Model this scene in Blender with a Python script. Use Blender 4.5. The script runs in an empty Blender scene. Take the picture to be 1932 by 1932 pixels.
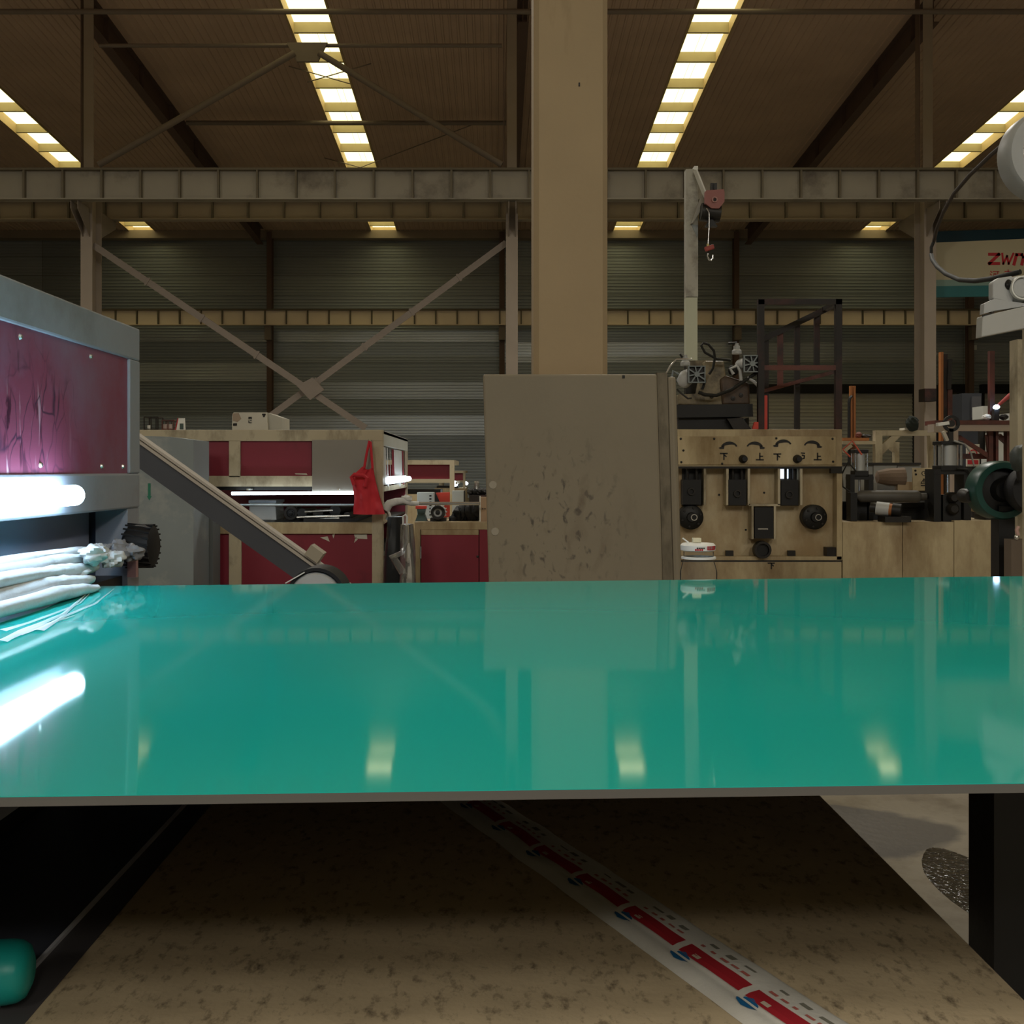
import bpy, bmesh, math, random
from mathutils import Vector, Matrix, noise
random.seed(7)
SC = bpy.context.scene
COL = SC.collection
F, CX, CY, ZC = 2000.0, 935.0, 888.0, 1.30      # focal length in px, vanishing point of the hall's length, eye height

# ------------------------------------------------------------------ camera, world, exposure
cam = bpy.data.objects.new('camera', bpy.data.cameras.new('camera'))
COL.objects.link(cam)
cam.location = (0, 0, ZC)
cam.rotation_euler = (math.pi / 2, 0, 0)
cam.data.sensor_width = 36
cam.data.lens = 36 * F / 1932
cam.data.shift_x = 31 / 1932
cam.data.shift_y = -78 / 1932
cam.data.clip_start = 0.05
cam.data.clip_end = 300
SC.camera = cam
w = bpy.data.worlds.new('world'); SC.world = w; w.use_nodes = True
w.node_tree.nodes['Background'].inputs[0].default_value = (0.75, 0.82, 0.9, 1)
w.node_tree.nodes['Background'].inputs[1].default_value = 0.03
vs = SC.view_settings
vs.view_transform = 'Standard'; vs.look = 'None'; vs.gamma = 1; vs.use_curve_mapping = False
vs.exposure = 0.0
SKY_E, TUBE_E, TUBE2_E, ARC_E, FILL_W = 2.3, 22.0, 8.0, 14.0, 420.0
for lx in (-12, -4, 4, 12):                     # added fill lights without fixtures, overhead behind the camera and ahead
    for ly, lw in ((-15, .66), (-11.5, .7), (-8.5, .74), (16, .95)):
        la = bpy.data.lights.new('hall_fill_light', 'AREA'); la.shape = 'DISK'; la.size = 2.2 if ly < 0 else .9; la.energy = FILL_W * lw; la.color = (1, .955, .88)
        lo = bpy.data.objects.new('hall_fill_light', la); COL.objects.link(lo); lo.location = (lx, ly, 10.2)
SC.cycles.use_denoising = True
SC.cycles.max_bounces = 7; SC.cycles.diffuse_bounces = 4; SC.cycles.glossy_bounces = 4
SC.cycles.sample_clamp_indirect = 6

# ------------------------------------------------------------------ helpers
def X(px, Y): return (px - CX) / F * Y
def Z(py, Y): return ZC + (CY - py) / F * Y
def P(px, py, Y): return Vector((X(px, Y), Y, Z(py, Y)))
def zr(Y):                                     # underside of the roof: ridge at Y = 4
    return ZC + 15.02 - .071 * 4 - .071 * abs(Y - 4)

def mat(name, col, rough=.6, metal=0., var=.12, scale=3., bump=0., bscale=40., dirt=None, damt=.4, dscale=2.5, dstretch=(1, 1, 1), ior=1.45, obj_var=0.):
    m = bpy.data.materials.new(name); m.use_nodes = True
    nt = m.node_tree; N = nt.nodes; L = nt.links
    b = N['Principled BSDF']
    b.inputs['Roughness'].default_value = rough
    b.inputs['Metallic'].default_value = metal
    b.inputs['IOR'].default_value = ior
    tc = N.new('ShaderNodeTexCoord')
    nz = N.new('ShaderNodeTexNoise'); nz.inputs['Scale'].default_value = scale; nz.inputs['Detail'].default_value = 6
    L.new(tc.outputs['Object'], nz.inputs['Vector'])
    mx = N.new('ShaderNodeMix'); mx.data_type = 'RGBA'
    mx.inputs['A'].default_value = (*[min(1, c * (1 - var)) for c in col], 1)
    mx.inputs['B'].default_value = (*[min(1, c * (1 + var)) for c in col], 1)
    L.new(nz.outputs['Fac'], mx.inputs['Factor'])
    out = mx.outputs['Result']
    if dirt:
        mp = N.new('ShaderNodeMapping'); mp.inputs['Scale'].default_value = dstretch
        L.new(tc.outputs['Object'], mp.inputs['Vector'])
        n2 = N.new('ShaderNodeTexNoise'); n2.inputs['Scale'].default_value = dscale; n2.inputs['Detail'].default_value = 8; n2.inputs['Roughness'].default_value = .65
        L.new(mp.outputs['Vector'], n2.inputs['Vector'])
        rp = N.new('ShaderNodeValToRGB'); rp.color_ramp.elements[0].position = .62 - damt * .35; rp.color_ramp.elements[1].position = .80 - damt * .25
        L.new(n2.outputs['Fac'], rp.inputs['Fac'])
        m2 = N.new('ShaderNodeMix'); m2.data_type = 'RGBA'
        L.new(rp.outputs['Color'], m2.inputs['Factor']); L.new(out, m2.inputs['A']); m2.inputs['B'].default_value = (*dirt, 1)
        out = m2.outputs['Result']
    if obj_var:
        oi = N.new('ShaderNodeObjectInfo')
        mr = N.new('ShaderNodeMapRange'); mr.inputs['To Min'].default_value = 1 - obj_var; mr.inputs['To Max'].default_value = 1 + obj_var
        L.new(oi.outputs['Random'], mr.inputs['Value'])
        hs = N.new('ShaderNodeHueSaturation'); L.new(mr.outputs['Result'], hs.inputs['Value']); L.new(out, hs.inputs['Color'])
        out = hs.outputs['Color']
    L.new(out, b.inputs['Base Color'])
    if bump:
        n3 = N.new('ShaderNodeTexNoise'); n3.inputs['Scale'].default_value = bscale; n3.inputs['Detail'].default_value = 4
        L.new(tc.outputs['Object'], n3.inputs['Vector'])
        bp = N.new('ShaderNodeBump'); bp.inputs['Strength'].default_value = bump; bp.inputs['Distance'].default_value = .01
        L.new(n3.outputs['Fac'], bp.inputs['Height']); L.new(bp.outputs['Normal'], b.inputs['Normal'])
    return m

def emit(name, col, s):
    m = bpy.data.materials.new(name); m.use_nodes = True
    nt = m.node_tree; nt.nodes.clear()
    e = nt.nodes.new('ShaderNodeEmission'); o = nt.nodes.new('ShaderNodeOutputMaterial')
    e.inputs[0].default_value = (*col, 1); e.inputs[1].default_value = s
    nt.links.new(e.outputs[0], o.inputs[0])
    return m

def clear(name, col=(1, 1, 1), rough=.05, amt=.85, milky=.0):
    m = bpy.data.materials.new(name); m.use_nodes = True
    nt = m.node_tree; nt.nodes.remove(nt.nodes['Principled BSDF'])
    t = nt.nodes.new('ShaderNodeBsdfTransparent'); t.inputs[0].default_value = (*col, 1)
    g = nt.nodes.new('ShaderNodeBsdfGlossy'); g.inputs['Roughness'].default_value = rough
    d = nt.nodes.new('ShaderNodeBsdfDiffuse'); d.inputs[0].default_value = (.8, .82, .82, 1)
    lw = nt.nodes.new('ShaderNodeLayerWeight'); lw.inputs[0].default_value = 1 - amt
    m1 = nt.nodes.new('ShaderNodeMixShader'); m2 = nt.nodes.new('ShaderNodeMixShader'); m1.inputs[0].default_value = milky
    L = nt.links
    L.new(t.outputs[0], m1.inputs[1]); L.new(d.outputs[0], m1.inputs[2])
    L.new(lw.outputs['Fresnel'], m2.inputs[0]); L.new(m1.outputs[0], m2.inputs[1]); L.new(g.outputs[0], m2.inputs[2])
    L.new(m2.outputs[0], nt.nodes['Material Output'].inputs[0])
    return m

class MB:
    """collects shapes in world coordinates and links them as one mesh object"""
    def __init__(s): s.v = []; s.f = []
    def add(s, vs, fs):
        o = len(s.v); s.v += [tuple(v) for v in vs]; s.f += [tuple(i + o for i in f) for f in fs]; return s
    def box(s, x0, x1, y0, y1, z0, z1):
        vs = [(x, y, z) for z in (z0, z1) for y in (y0, y1) for x in (x0, x1)]
        return s.add(vs, [(0, 2, 3, 1), (4, 5, 7, 6), (0, 1, 5, 4), (2, 6, 7, 3), (0, 4, 6, 2), (1, 3, 7, 5)])
    def pb(s, px0, py0, px1, py1, Y, d):       # front face seen between two corners, d metres deep
        return s.box(X(px0, Y), X(px1, Y), Y, Y + d, Z(py1, Y), Z(py0, Y))
    def bar(s, a, b, wd, ht, up=(0, 0, 1)):    # rectangular bar from a to b
        a, b = Vector(a), Vector(b); d = (b - a).normalized(); u = Vector(up)
        if abs(d.dot(u)) > .98: u = Vector((0, 1, 0))
        r = d.cross(u).normalized(); u = r.cross(d).normalized()
        vs = [p + r * (i * wd / 2) + u * (j * ht / 2) for p in (a, b) for i, j in ((-1, -1), (1, -1), (1, 1), (-1, 1))]
        return s.add(vs, [(3, 2, 1, 0), (4, 5, 6, 7), (0, 1, 5, 4), (1, 2, 6, 5), (2, 3, 7, 6), (3, 0, 4, 7)])
    def cyl(s, a, b, r, n=18, r2=None, cap=True):
        a, b = Vector(a), Vector(b); d = (b - a).normalized()
        u = d.orthogonal().normalized(); v = d.cross(u); r2 = r if r2 is None else r2
        vs = []
        for p, q in ((a, r), (b, r2)):
            for i in range(n):
                t = 2 * math.pi * i / n; vs.append(p + (u * math.cos(t) + v * math.sin(t)) * q)
        fs = [(i, (i + 1) % n, n + (i + 1) % n, n + i) for i in range(n)]
        if cap: fs += [tuple(reversed(range(n))), tuple(range(n, 2 * n))]
        return s.add(vs, fs)
    def tube(s, pts, r, n=8, closed=False):
        pts = [Vector(p) for p in pts]; m = len(pts); vs = []; u = None
        for i, p in enumerate(pts):
            if closed: d = pts[(i + 1) % m] - pts[i - 1]
            else: d = pts[min(i + 1, m - 1)] - pts[max(i - 1, 0)]
            d.normalize()
            if u is None: u = d.orthogonal().normalized()
            u = (u - d * u.dot(d)).normalized(); v = d.cross(u)
            q = r(i / (m - 1)) if callable(r) else r
            for k in range(n):
                t = 2 * math.pi * k / n; vs.append(p + (u * math.cos(t) + v * math.sin(t)) * q)
        fs = []
        for i in range(m if closed else m - 1):
            j = (i + 1) % m
            fs += [(i * n + k, i * n + (k + 1) % n, j * n + (k + 1) % n, j * n + k) for k in range(n)]
        if not closed: fs += [tuple(reversed(range(n))), tuple(range((m - 1) * n, m * n))]
        return s.add(vs, fs)
    def prism(s, poly, y0, y1):                # polygon in x,z extruded along y
        n = len(poly); vs = [(x, y0, z) for x, z in poly] + [(x, y1, z) for x, z in poly]
        return s.add(vs, [tuple(range(n)), tuple(reversed(range(n, 2 * n)))] + [(i, n + i, n + (i + 1) % n, (i + 1) % n) for i in range(n)])
    def pp(s, poly, Y, d):                     # the same from seen corners
        return s.prism([(X(a, Y), Z(b, Y)) for a, b in poly], Y, Y + d)
    def lathe(s, prof, o, axis='Z', n=28):     # profile (radius, height) about an axis through o
        o = Vector(o); vs = []
        for r, h in prof:
            for i in range(n):
                t = 2 * math.pi * i / n; c, q = r * math.cos(t), r * math.sin(t)
                vs.append(o + (Vector((c, q, h)) if axis == 'Z' else Vector((c, h, q)) if axis == 'Y' else Vector((h, c, q))))
        fs = [(j * n + i, j * n + (i + 1) % n, (j + 1) * n + (i + 1) % n, (j + 1) * n + i) for j in range(len(prof) - 1) for i in range(n)]
        if prof[0][0] > 1e-5: fs.append(tuple(reversed(range(n))))
        if prof[-1][0] > 1e-5: fs.append(tuple(range((len(prof) - 1) * n, len(prof) * n)))
        return s.add(vs, fs)
    def ring(s, prof, o, axis='Z', n=28):      # closed profile (a ring)
        o = Vector(o); vs = []; m = len(prof)
        for r, h in prof:
            for i in range(n):
                t = 2 * math.pi * i / n; c, q = r * math.cos(t), r * math.sin(t)
                vs.append(o + (Vector((c, q, h)) if axis == 'Z' else Vector((c, h, q)) if axis == 'Y' else Vector((h, c, q))))
        return s.add(vs, [(j * n + i, j * n + (i + 1) % n, (j + 1) % m * n + (i + 1) % n, (j + 1) % m * n + i) for j in range(m) for i in range(n)])
    def blob(s, c, r, n=10, m=7, nz=0., seed=0):
        c = Vector(c); vs = []; r = Vector(r) if hasattr(r, '__len__') else Vector((r, r, r))
        for j in range(m + 1):
            ph = math.pi * j / m
            for i in range(n):
                t = 2 * math.pi * i / n
                d = Vector((math.sin(ph) * math.cos(t), math.sin(ph) * math.sin(t), math.cos(ph)))
                k = 1 + nz * noise.noise(d * 2.2 + Vector((seed, seed * 1.7, 0)))
                vs.append(c + Vector((d.x * r.x, d.y * r.y, d.z * r.z)) * k)
        return s.add(vs, [(j * n + i, j * n + (i + 1) % n, (j + 1) * n + (i + 1) % n, (j + 1) * n + i) for j in range(m) for i in range(n)])
    def grid(s, fn, nu, nv, th=0.):            # fn(u, v) -> point; th closes it into a slab along -z
        top = [fn(i / nu, j / nv) for j in range(nv + 1) for i in range(nu + 1)]
        k = nu + 1
        fs = [(j * k + i, j * k + i + 1, (j + 1) * k + i + 1, (j + 1) * k + i) for j in range(nv) for i in range(nu)]
        if not th: return s.add(top, fs)
        n = len(top); vs = [Vector(p) for p in top] + [Vector(p) - Vector((0, 0, th)) for p in top]
        fs += [tuple(n + q for q in reversed(f)) for f in fs]
        rim = list(range(k)) + [j * k + nu for j in range(1, nv + 1)] + [nv * k + i for i in range(nu - 1, -1, -1)] + [j * k for j in range(nv - 1, 0, -1)]
        fs += [(rim[q], n + rim[q], n + rim[(q + 1) % len(rim)], rim[(q + 1) % len(rim)]) for q in range(len(rim))]
        return s.add(vs, fs)
    def stroke(s, pts, wd, Y, d=.004):         # flat brush stroke painted on a face looking at -y; pts in x,z
        for (a, b) in zip(pts[:-1], pts[1:]):
            a, b = Vector((a[0], Y - d / 2, a[1])), Vector((b[0], Y - d / 2, b[1]))
            if (b - a).length < 1e-6: continue
            e = (b - a).normalized() * wd * .35
            s.bar(a - e, b + e, d, wd, up=Vector((0, 1, 0)).cross(b - a))
        return s
    def build(s, name, m, parent=None, bev=0., smooth=False, label=None, kind=None):
        me = bpy.data.meshes.new(name); me.from_pydata(s.v, [], s.f)
        bm = bmesh.new(); bm.from_mesh(me)
        if smooth: bmesh.ops.remove_doubles(bm, verts=bm.verts, dist=1e-6)
        bmesh.ops.recalc_face_normals(bm, faces=bm.faces)
        bm.to_mesh(me); bm.free()
        me.materials.append(m)
        o = bpy.data.objects.new(name, me); COL.objects.link(o)
        if parent: o.parent = parent
        if smooth:
            for p in me.polygons: p.use_smooth = True
            if hasattr(me, 'set_sharp_from_angle'): me.set_sharp_from_angle(angle=math.radians(42))
        if bev:
            b = o.modifiers.new('bevel', 'BEVEL'); b.width = bev; b.segments = 2; b.limit_method = 'ANGLE'; b.angle_limit = math.radians(40)
        if label: o['label'] = label
        if kind: o['kind'] = kind
        return o

ROOTS = []
def thing(name, label, cat, group=None):
    o = bpy.data.objects.new(name, None); COL.objects.link(o); o.empty_display_size = .1
    o['label'] = label; o['category'] = cat
    if group: o['group'] = group
    ROOTS.append(o); return o
def tag(o, label, cat, group=None):
    o['label'] = label; o['category'] = cat
    if group: o['group'] = group
    return o
def struct(name):
    o = bpy.data.objects.new(name, None); COL.objects.link(o); o['kind'] = 'structure'; ROOTS.append(o); return o
def piece(src, parent, dx=0, dy=0, dz=0):      # a like piece sharing its mesh
    c = src.copy(); COL.objects.link(c); c.parent = parent; c.location = (dx, dy, dz); return c
def settle():                                  # put every Empty at the base of its thing
    for r in ROOTS:
        pts = []
        def walk(o, off):
            off = off + o.location
            if o.type == 'MESH':
                for c in o.bound_box: pts.append(Vector(c) + off)
            for k in o.children: walk(k, off)
        for k in r.children: walk(k, Vector())
        if not pts: continue
        c = Vector(((min(p.x for p in pts) + max(p.x for p in pts)) / 2, (min(p.y for p in pts) + max(p.y for p in pts)) / 2, min(p.z for p in pts)))
        r.location = c
        for k in r.children: k.location = k.location - c

# ------------------------------------------------------------------ materials
cream = mat('cream_paint', (.44, .385, .27), .5, 0, .12, 3, .05, 60, dirt=(.10, .075, .04), damt=.35, dscale=3, dstretch=(1, 1, .45))
cream2 = mat('old_cream_paint', (.45, .37, .225), .55, 0, .18, 2.2, .05, 60, dirt=(.22, .15, .075), damt=.62, dscale=2.4, dstretch=(1, 1, .35))
steelpaint = mat('beam_paint', (.29, .265, .215), .6, 0, .15, 1.2, dirt=(.12, .10, .08), damt=.3, dscale=.8)
wallbeam = mat('wall_beam_paint', (.92, .79, .64), .55, 0, .1, 1.2)
stiffm = mat('stiffener_edge', (.14, .12, .085), .7)
colm = mat('column_paint', (.30, .25, .20), .6, 0, .15, 1.5)
rafterm = mat('rafter_primer', (.13, .085, .07), .7)
bracem = mat('brace_primer', (.20, .165, .135), .6)
linerm = mat('roof_liner', (.60, .45, .345), .75, 0, .2, .6)
jambm = mat('skylight_jamb', (.55, .42, .22), .6)
purlinm = mat('purlin', (.42, .36, .20), .55)
siding = mat('steel_siding', (.34, .385, .42), .38, .35, .15, .4, obj_var=.2)
siding_glint = mat('glint_siding', (.60, .66, .70), .26, .45, .15, .4, obj_var=.2)  # lighter copy of the siding for painted highlight bands
shutterm = mat('shutter_steel', (.62, .63, .60), .38, .4, .15, .6)
sidewall = mat('side_wall', (.16, .15, .13), .7)
concm = mat('column_concrete', (.34, .255, .15), .75, 0, .1, 2, .1, 30, dirt=(.20, .14, .07), damt=.18, dscale=1.5, dstretch=(1, 1, .25))
boardm = mat('scuffed_board', (.20, .17, .118), .6, 0, .1, 2.2, .05, 50)
skym = emit('skylight_sheet', (1.0, .87, .44), SKY_E)
tubem = emit('led_tube', (.52, .76, 1.0), TUBE_E)
tube2m = emit('led_tube_far', (.80, .92, 1.0), TUBE2_E)
arcm = emit('welding_arc', (.45, .68, 1.0), ARC_E)
redm = mat('red_panel', (.19, .014, .03), .45, 0, .12, 2, .03, 40, dirt=(.10, .01, .02), damt=.2)
redglare = mat('scratched_red_glare', (.26, .06, .11), .42, 0, .15, 3, dirt=(.27, .17, .26), damt=.45, dscale=1.3)  # the tube's lilac glare is mixed into the red paint colour
greym = mat('grey_paint', (.30, .32, .36), .5, 0, .1, 4, .05, 50, dirt=(.2, .2, .2), damt=.25)
greysteel = mat('grey_cabinet', (.20, .235, .25), .5, 0, .15, 2, dirt=(.33, .35, .34), damt=.25)
stain = mat('stainless_sheet', (.34, .32, .28), .3, .7, .1, 2)
black = mat('black_iron', (.004, .004, .004), .5, 0, .3, 10, .05, 60)
blackg = mat('black_rubber', (.006, .006, .007), .6, 0, .3, 20, .1, 60)
darkst = mat('oily_dark_steel', (.022, .020, .018), .45, .3, .3, 8, .05, 50)
chrome = mat('bright_steel', (.62, .62, .6), .22, .9, .1, 10)
alu = mat('cylinder_aluminium', (.42, .43, .42), .4, .5, .15, 6)
whitep = mat('white_plastic', (.72, .73, .70), .5, 0, .08, 6)
whitecl = mat('white_cloth', (.62, .64, .64), .85, 0, .12, 12, .2, 80, dirt=(.38, .38, .38), damt=.2, dscale=6)
carton = mat('white_carton', (.52, .50, .43), .8, 0, .1, 8)
ink = mat('black_ink', (.012, .011, .01), .6)
redink = mat('red_ink', (.42, .02, .03), .6)
oxide = mat('red_oxide_primer', (.13, .04, .03), .6, 0, .25, 6, dirt=(.03, .02, .02), damt=.55, dscale=3)
oxide2 = mat('dark_primer', (.012, .009, .008), .6, 0, .35, 6, dirt=(.07, .02, .016), damt=.35, dscale=2)
orange = mat('orange_paint', (.34, .13, .04), .55, 0, .15, 5)
redpaint = mat('bright_red_paint', (.55, .05, .03), .5)
bagred = mat('red_bag_cloth', (.50, .02, .035), .75, 0, .15, 10, .15, 60)
greenpaint = mat('dark_green_paint', (.008, .05, .04), .35)
tealm = mat('teal_print', (.03, .15, .16), .4)
navy = mat('navy_print', (.012, .035, .05), .25)
signm = mat('sign_face', (.46, .41, .28), .5, 0, .05, 1)
hose = mat('black_hose', (.008, .008, .006), .7)
greymotor = mat('light_grey_motor', (.42, .43, .43), .5, 0, .12, 6, dirt=(.2, .2, .2), damt=.2)
clearm = clear('clear_plastic', (.97, .97, .95), .08, .95, .03)
bagclear = clear('clear_film', (.80, .82, .84), .15, .6, .10)
filmfold = clear('wrinkled_film', (.90, .97, .97), .35, .9, .45)
steelblue = mat('dark_plate', (.10, .11, .14), .5, .2, .1, 3)
railm = mat('rail_paint', (.12, .11, .11), .4, .3, .1, 3)
corem = mat('sheet_core', (.11, .105, .095), .5)
tealroll = mat('teal_plastic', (.012, .34, .30), .35, 0, .06, 3)

# floor: poured concrete with a wet patch and a puddle
floorm = mat('concrete_floor', (.29, .26, .21), .7, 0, .2, 1.6, .15, 30, dirt=(.17, .14, .10), damt=.35, dscale=3)
def wet(m, patches):
    nt = m.node_tree; N = nt.nodes; L = nt.links; b = N['Principled BSDF']
    tc = N.new('ShaderNodeTexCoord'); nz = N.new('ShaderNodeTexNoise'); nz.inputs['Scale'].default_value = 4; nz.inputs['Detail'].default_value = 5
    L.new(tc.outputs['Object'], nz.inputs['Vector'])
    sv = N.new('ShaderNodeVectorMath'); sv.operation = 'SUBTRACT'; sv.inputs[1].default_value = (.5, .5, .5); L.new(nz.outputs['Color'], sv.inputs[0])
    total = None
    for (cx, cy, sx, sy, rz, wob) in patches:
        k = N.new('ShaderNodeVectorMath'); k.operation = 'MULTIPLY_ADD'; L.new(sv.outputs[0], k.inputs[0]); k.inputs[1].default_value = (wob, wob, 0); L.new(tc.outputs['Object'], k.inputs[2])
        mp = N.new('ShaderNodeMapping'); mp.vector_type = 'TEXTURE'; mp.inputs['Location'].default_value = (cx, cy, 0); mp.inputs['Rotation'].default_value = (0, 0, rz); mp.inputs['Scale'].default_value = (sx, sy, 1)
        L.new(k.outputs[0], mp.inputs['Vector'])
        ml = N.new('ShaderNodeVectorMath'); ml.operation = 'MULTIPLY'; ml.inputs[1].default_value = (1, 1, 0); L.new(mp.outputs[0], ml.inputs[0])
        ln = N.new('ShaderNodeVectorMath'); ln.operation = 'LENGTH'; L.new(ml.outputs[0], ln.inputs[0])
        mr = N.new('ShaderNodeMapRange'); mr.inputs['From Min'].default_value = 1.04; mr.inputs['From Max'].default_value = .94
        L.new(ln.outputs['Value'], mr.inputs['Value'])
        if total is None: total = mr.outputs[0]
        else:
            mm = N.new('ShaderNodeMath'); mm.operation = 'MAXIMUM'; L.new(total, mm.inputs[0]); L.new(mr.outputs[0], mm.inputs[1]); total = mm.outputs[0]
    base = b.inputs['Base Color'].links[0].from_socket
    mx = N.new('ShaderNodeMix'); mx.data_type = 'RGBA'; mx.blend_type = 'MULTIPLY'; L.new(total, mx.inputs['Factor']); L.new(base, mx.inputs['A']); mx.inputs['B'].default_value = (.26, .24, .21, 1)
    L.new(mx.outputs['Result'], b.inputs['Base Color'])
    rr = N.new('ShaderNodeMapRange'); rr.inputs['To Min'].default_value = .7; rr.inputs['To Max'].default_value = .5; L.new(total, rr.inputs['Value']); L.new(rr.outputs[0], b.inputs['Roughness'])
wet(floorm, [(1.12, 3.86, .55, .30, -.12, .22)])

# chipboard of the low table: brown with dark scuffs
chipm = mat('chipboard', (.56, .44, .27), .7, 0, .22, 9, .12, 60, dirt=(.13, .095, .055), damt=.26, dscale=55, dstretch=(1, .55, 1))
# green film: glossy teal
filmm = mat('green_film', (.014, .44, .385), .045, 0, .03, 1.5, ior=1.36)

# grain of scratches on the lit red panel and of scuffs on the board
def scratches(m, col, stretch, scale, lo, hi, box=None):
    nt = m.node_tree; N = nt.nodes; L = nt.links; b = N['Principled BSDF']
    tc = N.new('ShaderNodeTexCoord'); mp = N.new('ShaderNodeMapping'); mp.inputs['Scale'].default_value = stretch
    L.new(tc.outputs['Object'], mp.inputs['Vector'])
    nz = N.new('ShaderNodeTexNoise'); nz.inputs['Scale'].default_value = scale; nz.inputs['Detail'].default_value = 7; nz.inputs['Distortion'].default_value = .6
    L.new(mp.outputs[0], nz.inputs['Vector'])
    mr = N.new('ShaderNodeMapRange'); mr.inputs['From Min'].default_value = lo; mr.inputs['From Max'].default_value = hi
    L.new(nz.outputs['Fac'], mr.inputs['Value']); fac = mr.outputs[0]
    if box:                                     # worn region of the object
        mp2 = N.new('ShaderNodeMapping'); mp2.vector_type = 'TEXTURE'; mp2.inputs['Location'].default_value = box[0]; mp2.inputs['Scale'].default_value = box[1]
        L.new(tc.outputs['Object'], mp2.inputs['Vector'])
        ln = N.new('ShaderNodeVectorMath'); ln.operation = 'LENGTH'; L.new(mp2.outputs[0], ln.inputs[0])
        r2 = N.new('ShaderNodeMapRange'); r2.inputs['From Min'].default_value = 1; r2.inputs['From Max'].default_value = .3; L.new(ln.outputs['Value'], r2.inputs['Value'])
        mu = N.new('ShaderNodeMath'); mu.operation = 'MULTIPLY'; L.new(fac, mu.inputs[0]); L.new(r2.outputs[0], mu.inputs[1]); fac = mu.outputs[0]
    base = b.inputs['Base Color'].links[0].from_socket
    mx = N.new('ShaderNodeMix'); mx.data_type = 'RGBA'; L.new(fac, mx.inputs['Factor']); L.new(base, mx.inputs['A']); mx.inputs['B'].default_value = (*col, 1)
    L.new(mx.outputs['Result'], b.inputs['Base Color'])

# ================================================================== THE HALL
fl = MB().box(-33, 33, -36, 51.6, -.2, 0).build('floor', floorm); fl['kind'] = 'structure'

COLX = [-33, -21.8, -10.7, .43, 11.4, 22.5, 33]
def siding_mesh(wd, ht, pitch, amp):
    b = MB(); n = max(1, round(ht / pitch)); p = ht / n; prof = []
    for i in range(n):
        z = i * p
        prof += [(z, 0), (z + p * .55, 0), (z + p * .68, -amp), (z + p * .87, -amp)]
    prof.append((ht, 0))
    vs = []; fs = []
    for k, (z, y) in enumerate(prof):
        vs += [(0, y, z), (wd, y, z)]
        if k: fs.append((2 * k - 2, 2 * k - 1, 2 * k + 1, 2 * k))
    return b.add(vs, fs)
wb = struct('wall_back')
courses = [0, 1.0, 2.0, 3.0, 4.0, 4.75, 5.6, 6.5, 7.5, 8.35, 8.85, 9.75, 10.7, 11.6, 12.75]
bright = {(1, 6), (1, 8), (2, 8), (2, 5), (2, 3), (3, 7), (4, 7), (5, 7), (5, 6)}  # courses that carry the painted highlights
for bi in range(6):
    w_ = COLX[bi + 1] - COLX[bi] - .02
    for ci in range(len(courses) - 1):
        h = courses[ci + 1] - courses[ci] - .015
        o = siding_mesh(w_, h, .15, .035).build('siding_panel', siding_glint if (bi, ci) in bright else siding, wb)
        o.location = (COLX[bi] + .01, 51 - random.random() * .02, courses[ci])
MB().box(-33, 33, 51.05, 51.3, 0, 13).build('backing', sidewall, wb)
t = MB().box(-33, 33, 50.35, 50.95, Z(452, 50.7), Z(437, 50.7)).build('trim_1', colm); t['kind'] = 'structure'

# roller shutters in the far wall
def shutter(n, x0, x1, ztop):
    d = struct('door_%d' % n)
    s_ = siding_mesh(x1 - x0, ztop, .17, .05).build('shutter_curtain', shutterm, d); s_.location = (x0, 50.86, .002)
    MB().box(x0 - .15, x1 + .15, 50.55, 50.93, ztop, ztop + .42).build('shutter_box', black, d)
    for x in (x0 - .15, x1): MB().box(x, x + .15, 50.7, 50.93, 0.002, ztop).build('guide_rail', darkst, d)
shutter(1, X(1412, 50.8), X(1722, 50.8), Z(742, 50.8))
shutter(2, X(1775, 50.8), X(1812, 50.8), Z(742, 50.8))
shutter(3, X(1856, 50.8), X(2010, 50.8), Z(742, 50.8))

# roof liner between the skylights
SLOTS = [(-17.4, -16.22), (-5.9, -4.71), (5.6, 6.82), (17.35, 18.5)]
ceil = struct('ceiling')
edges = [-33] + [e for s_ in SLOTS for e in s_] + [33]
for k in range(0, len(edges), 2):
    x0, x1 = edges[k], edges[k + 1]; n = round((x1 - x0) / .23); p = (x1 - x0) / n
    prof = []
    for i in range(n): prof += [(x0 + i * p, 0), (x0 + (i + .62) * p, 0), (x0 + (i + .7) * p, -.035), (x0 + (i + .92) * p, -.035)]
    prof.append((x1, 0)); b = MB(); ys = [-36, 4, 51.2]
    vs = [(x, y, zr(y) + dz) for y in ys for x, dz in prof]; m_ = len(prof)
    b.add(vs, [(r * m_ + i, r * m_ + i + 1, (r + 1) * m_ + i + 1, (r + 1) * m_ + i) for r in range(2) for i in range(m_ - 1)])
    b.build('liner_panel', linerm, ceil)
def slab_y(b, x0, x1, y0, y1, lo, hi):          # sloped box following the roof
    vs = [(x, y, zr(y) + d) for d in (lo, hi) for y in (y0, y1) for x in (x0, x1)]
    return b.add(vs, [(0, 2, 3, 1), (4, 5, 7, 6), (0, 1, 5, 4), (2, 6, 7, 3), (0, 4, 6, 2), (1, 3, 7, 5)])
PY = [31.0 + 1.87 * i for i in range(11)] + [51.0]
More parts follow.
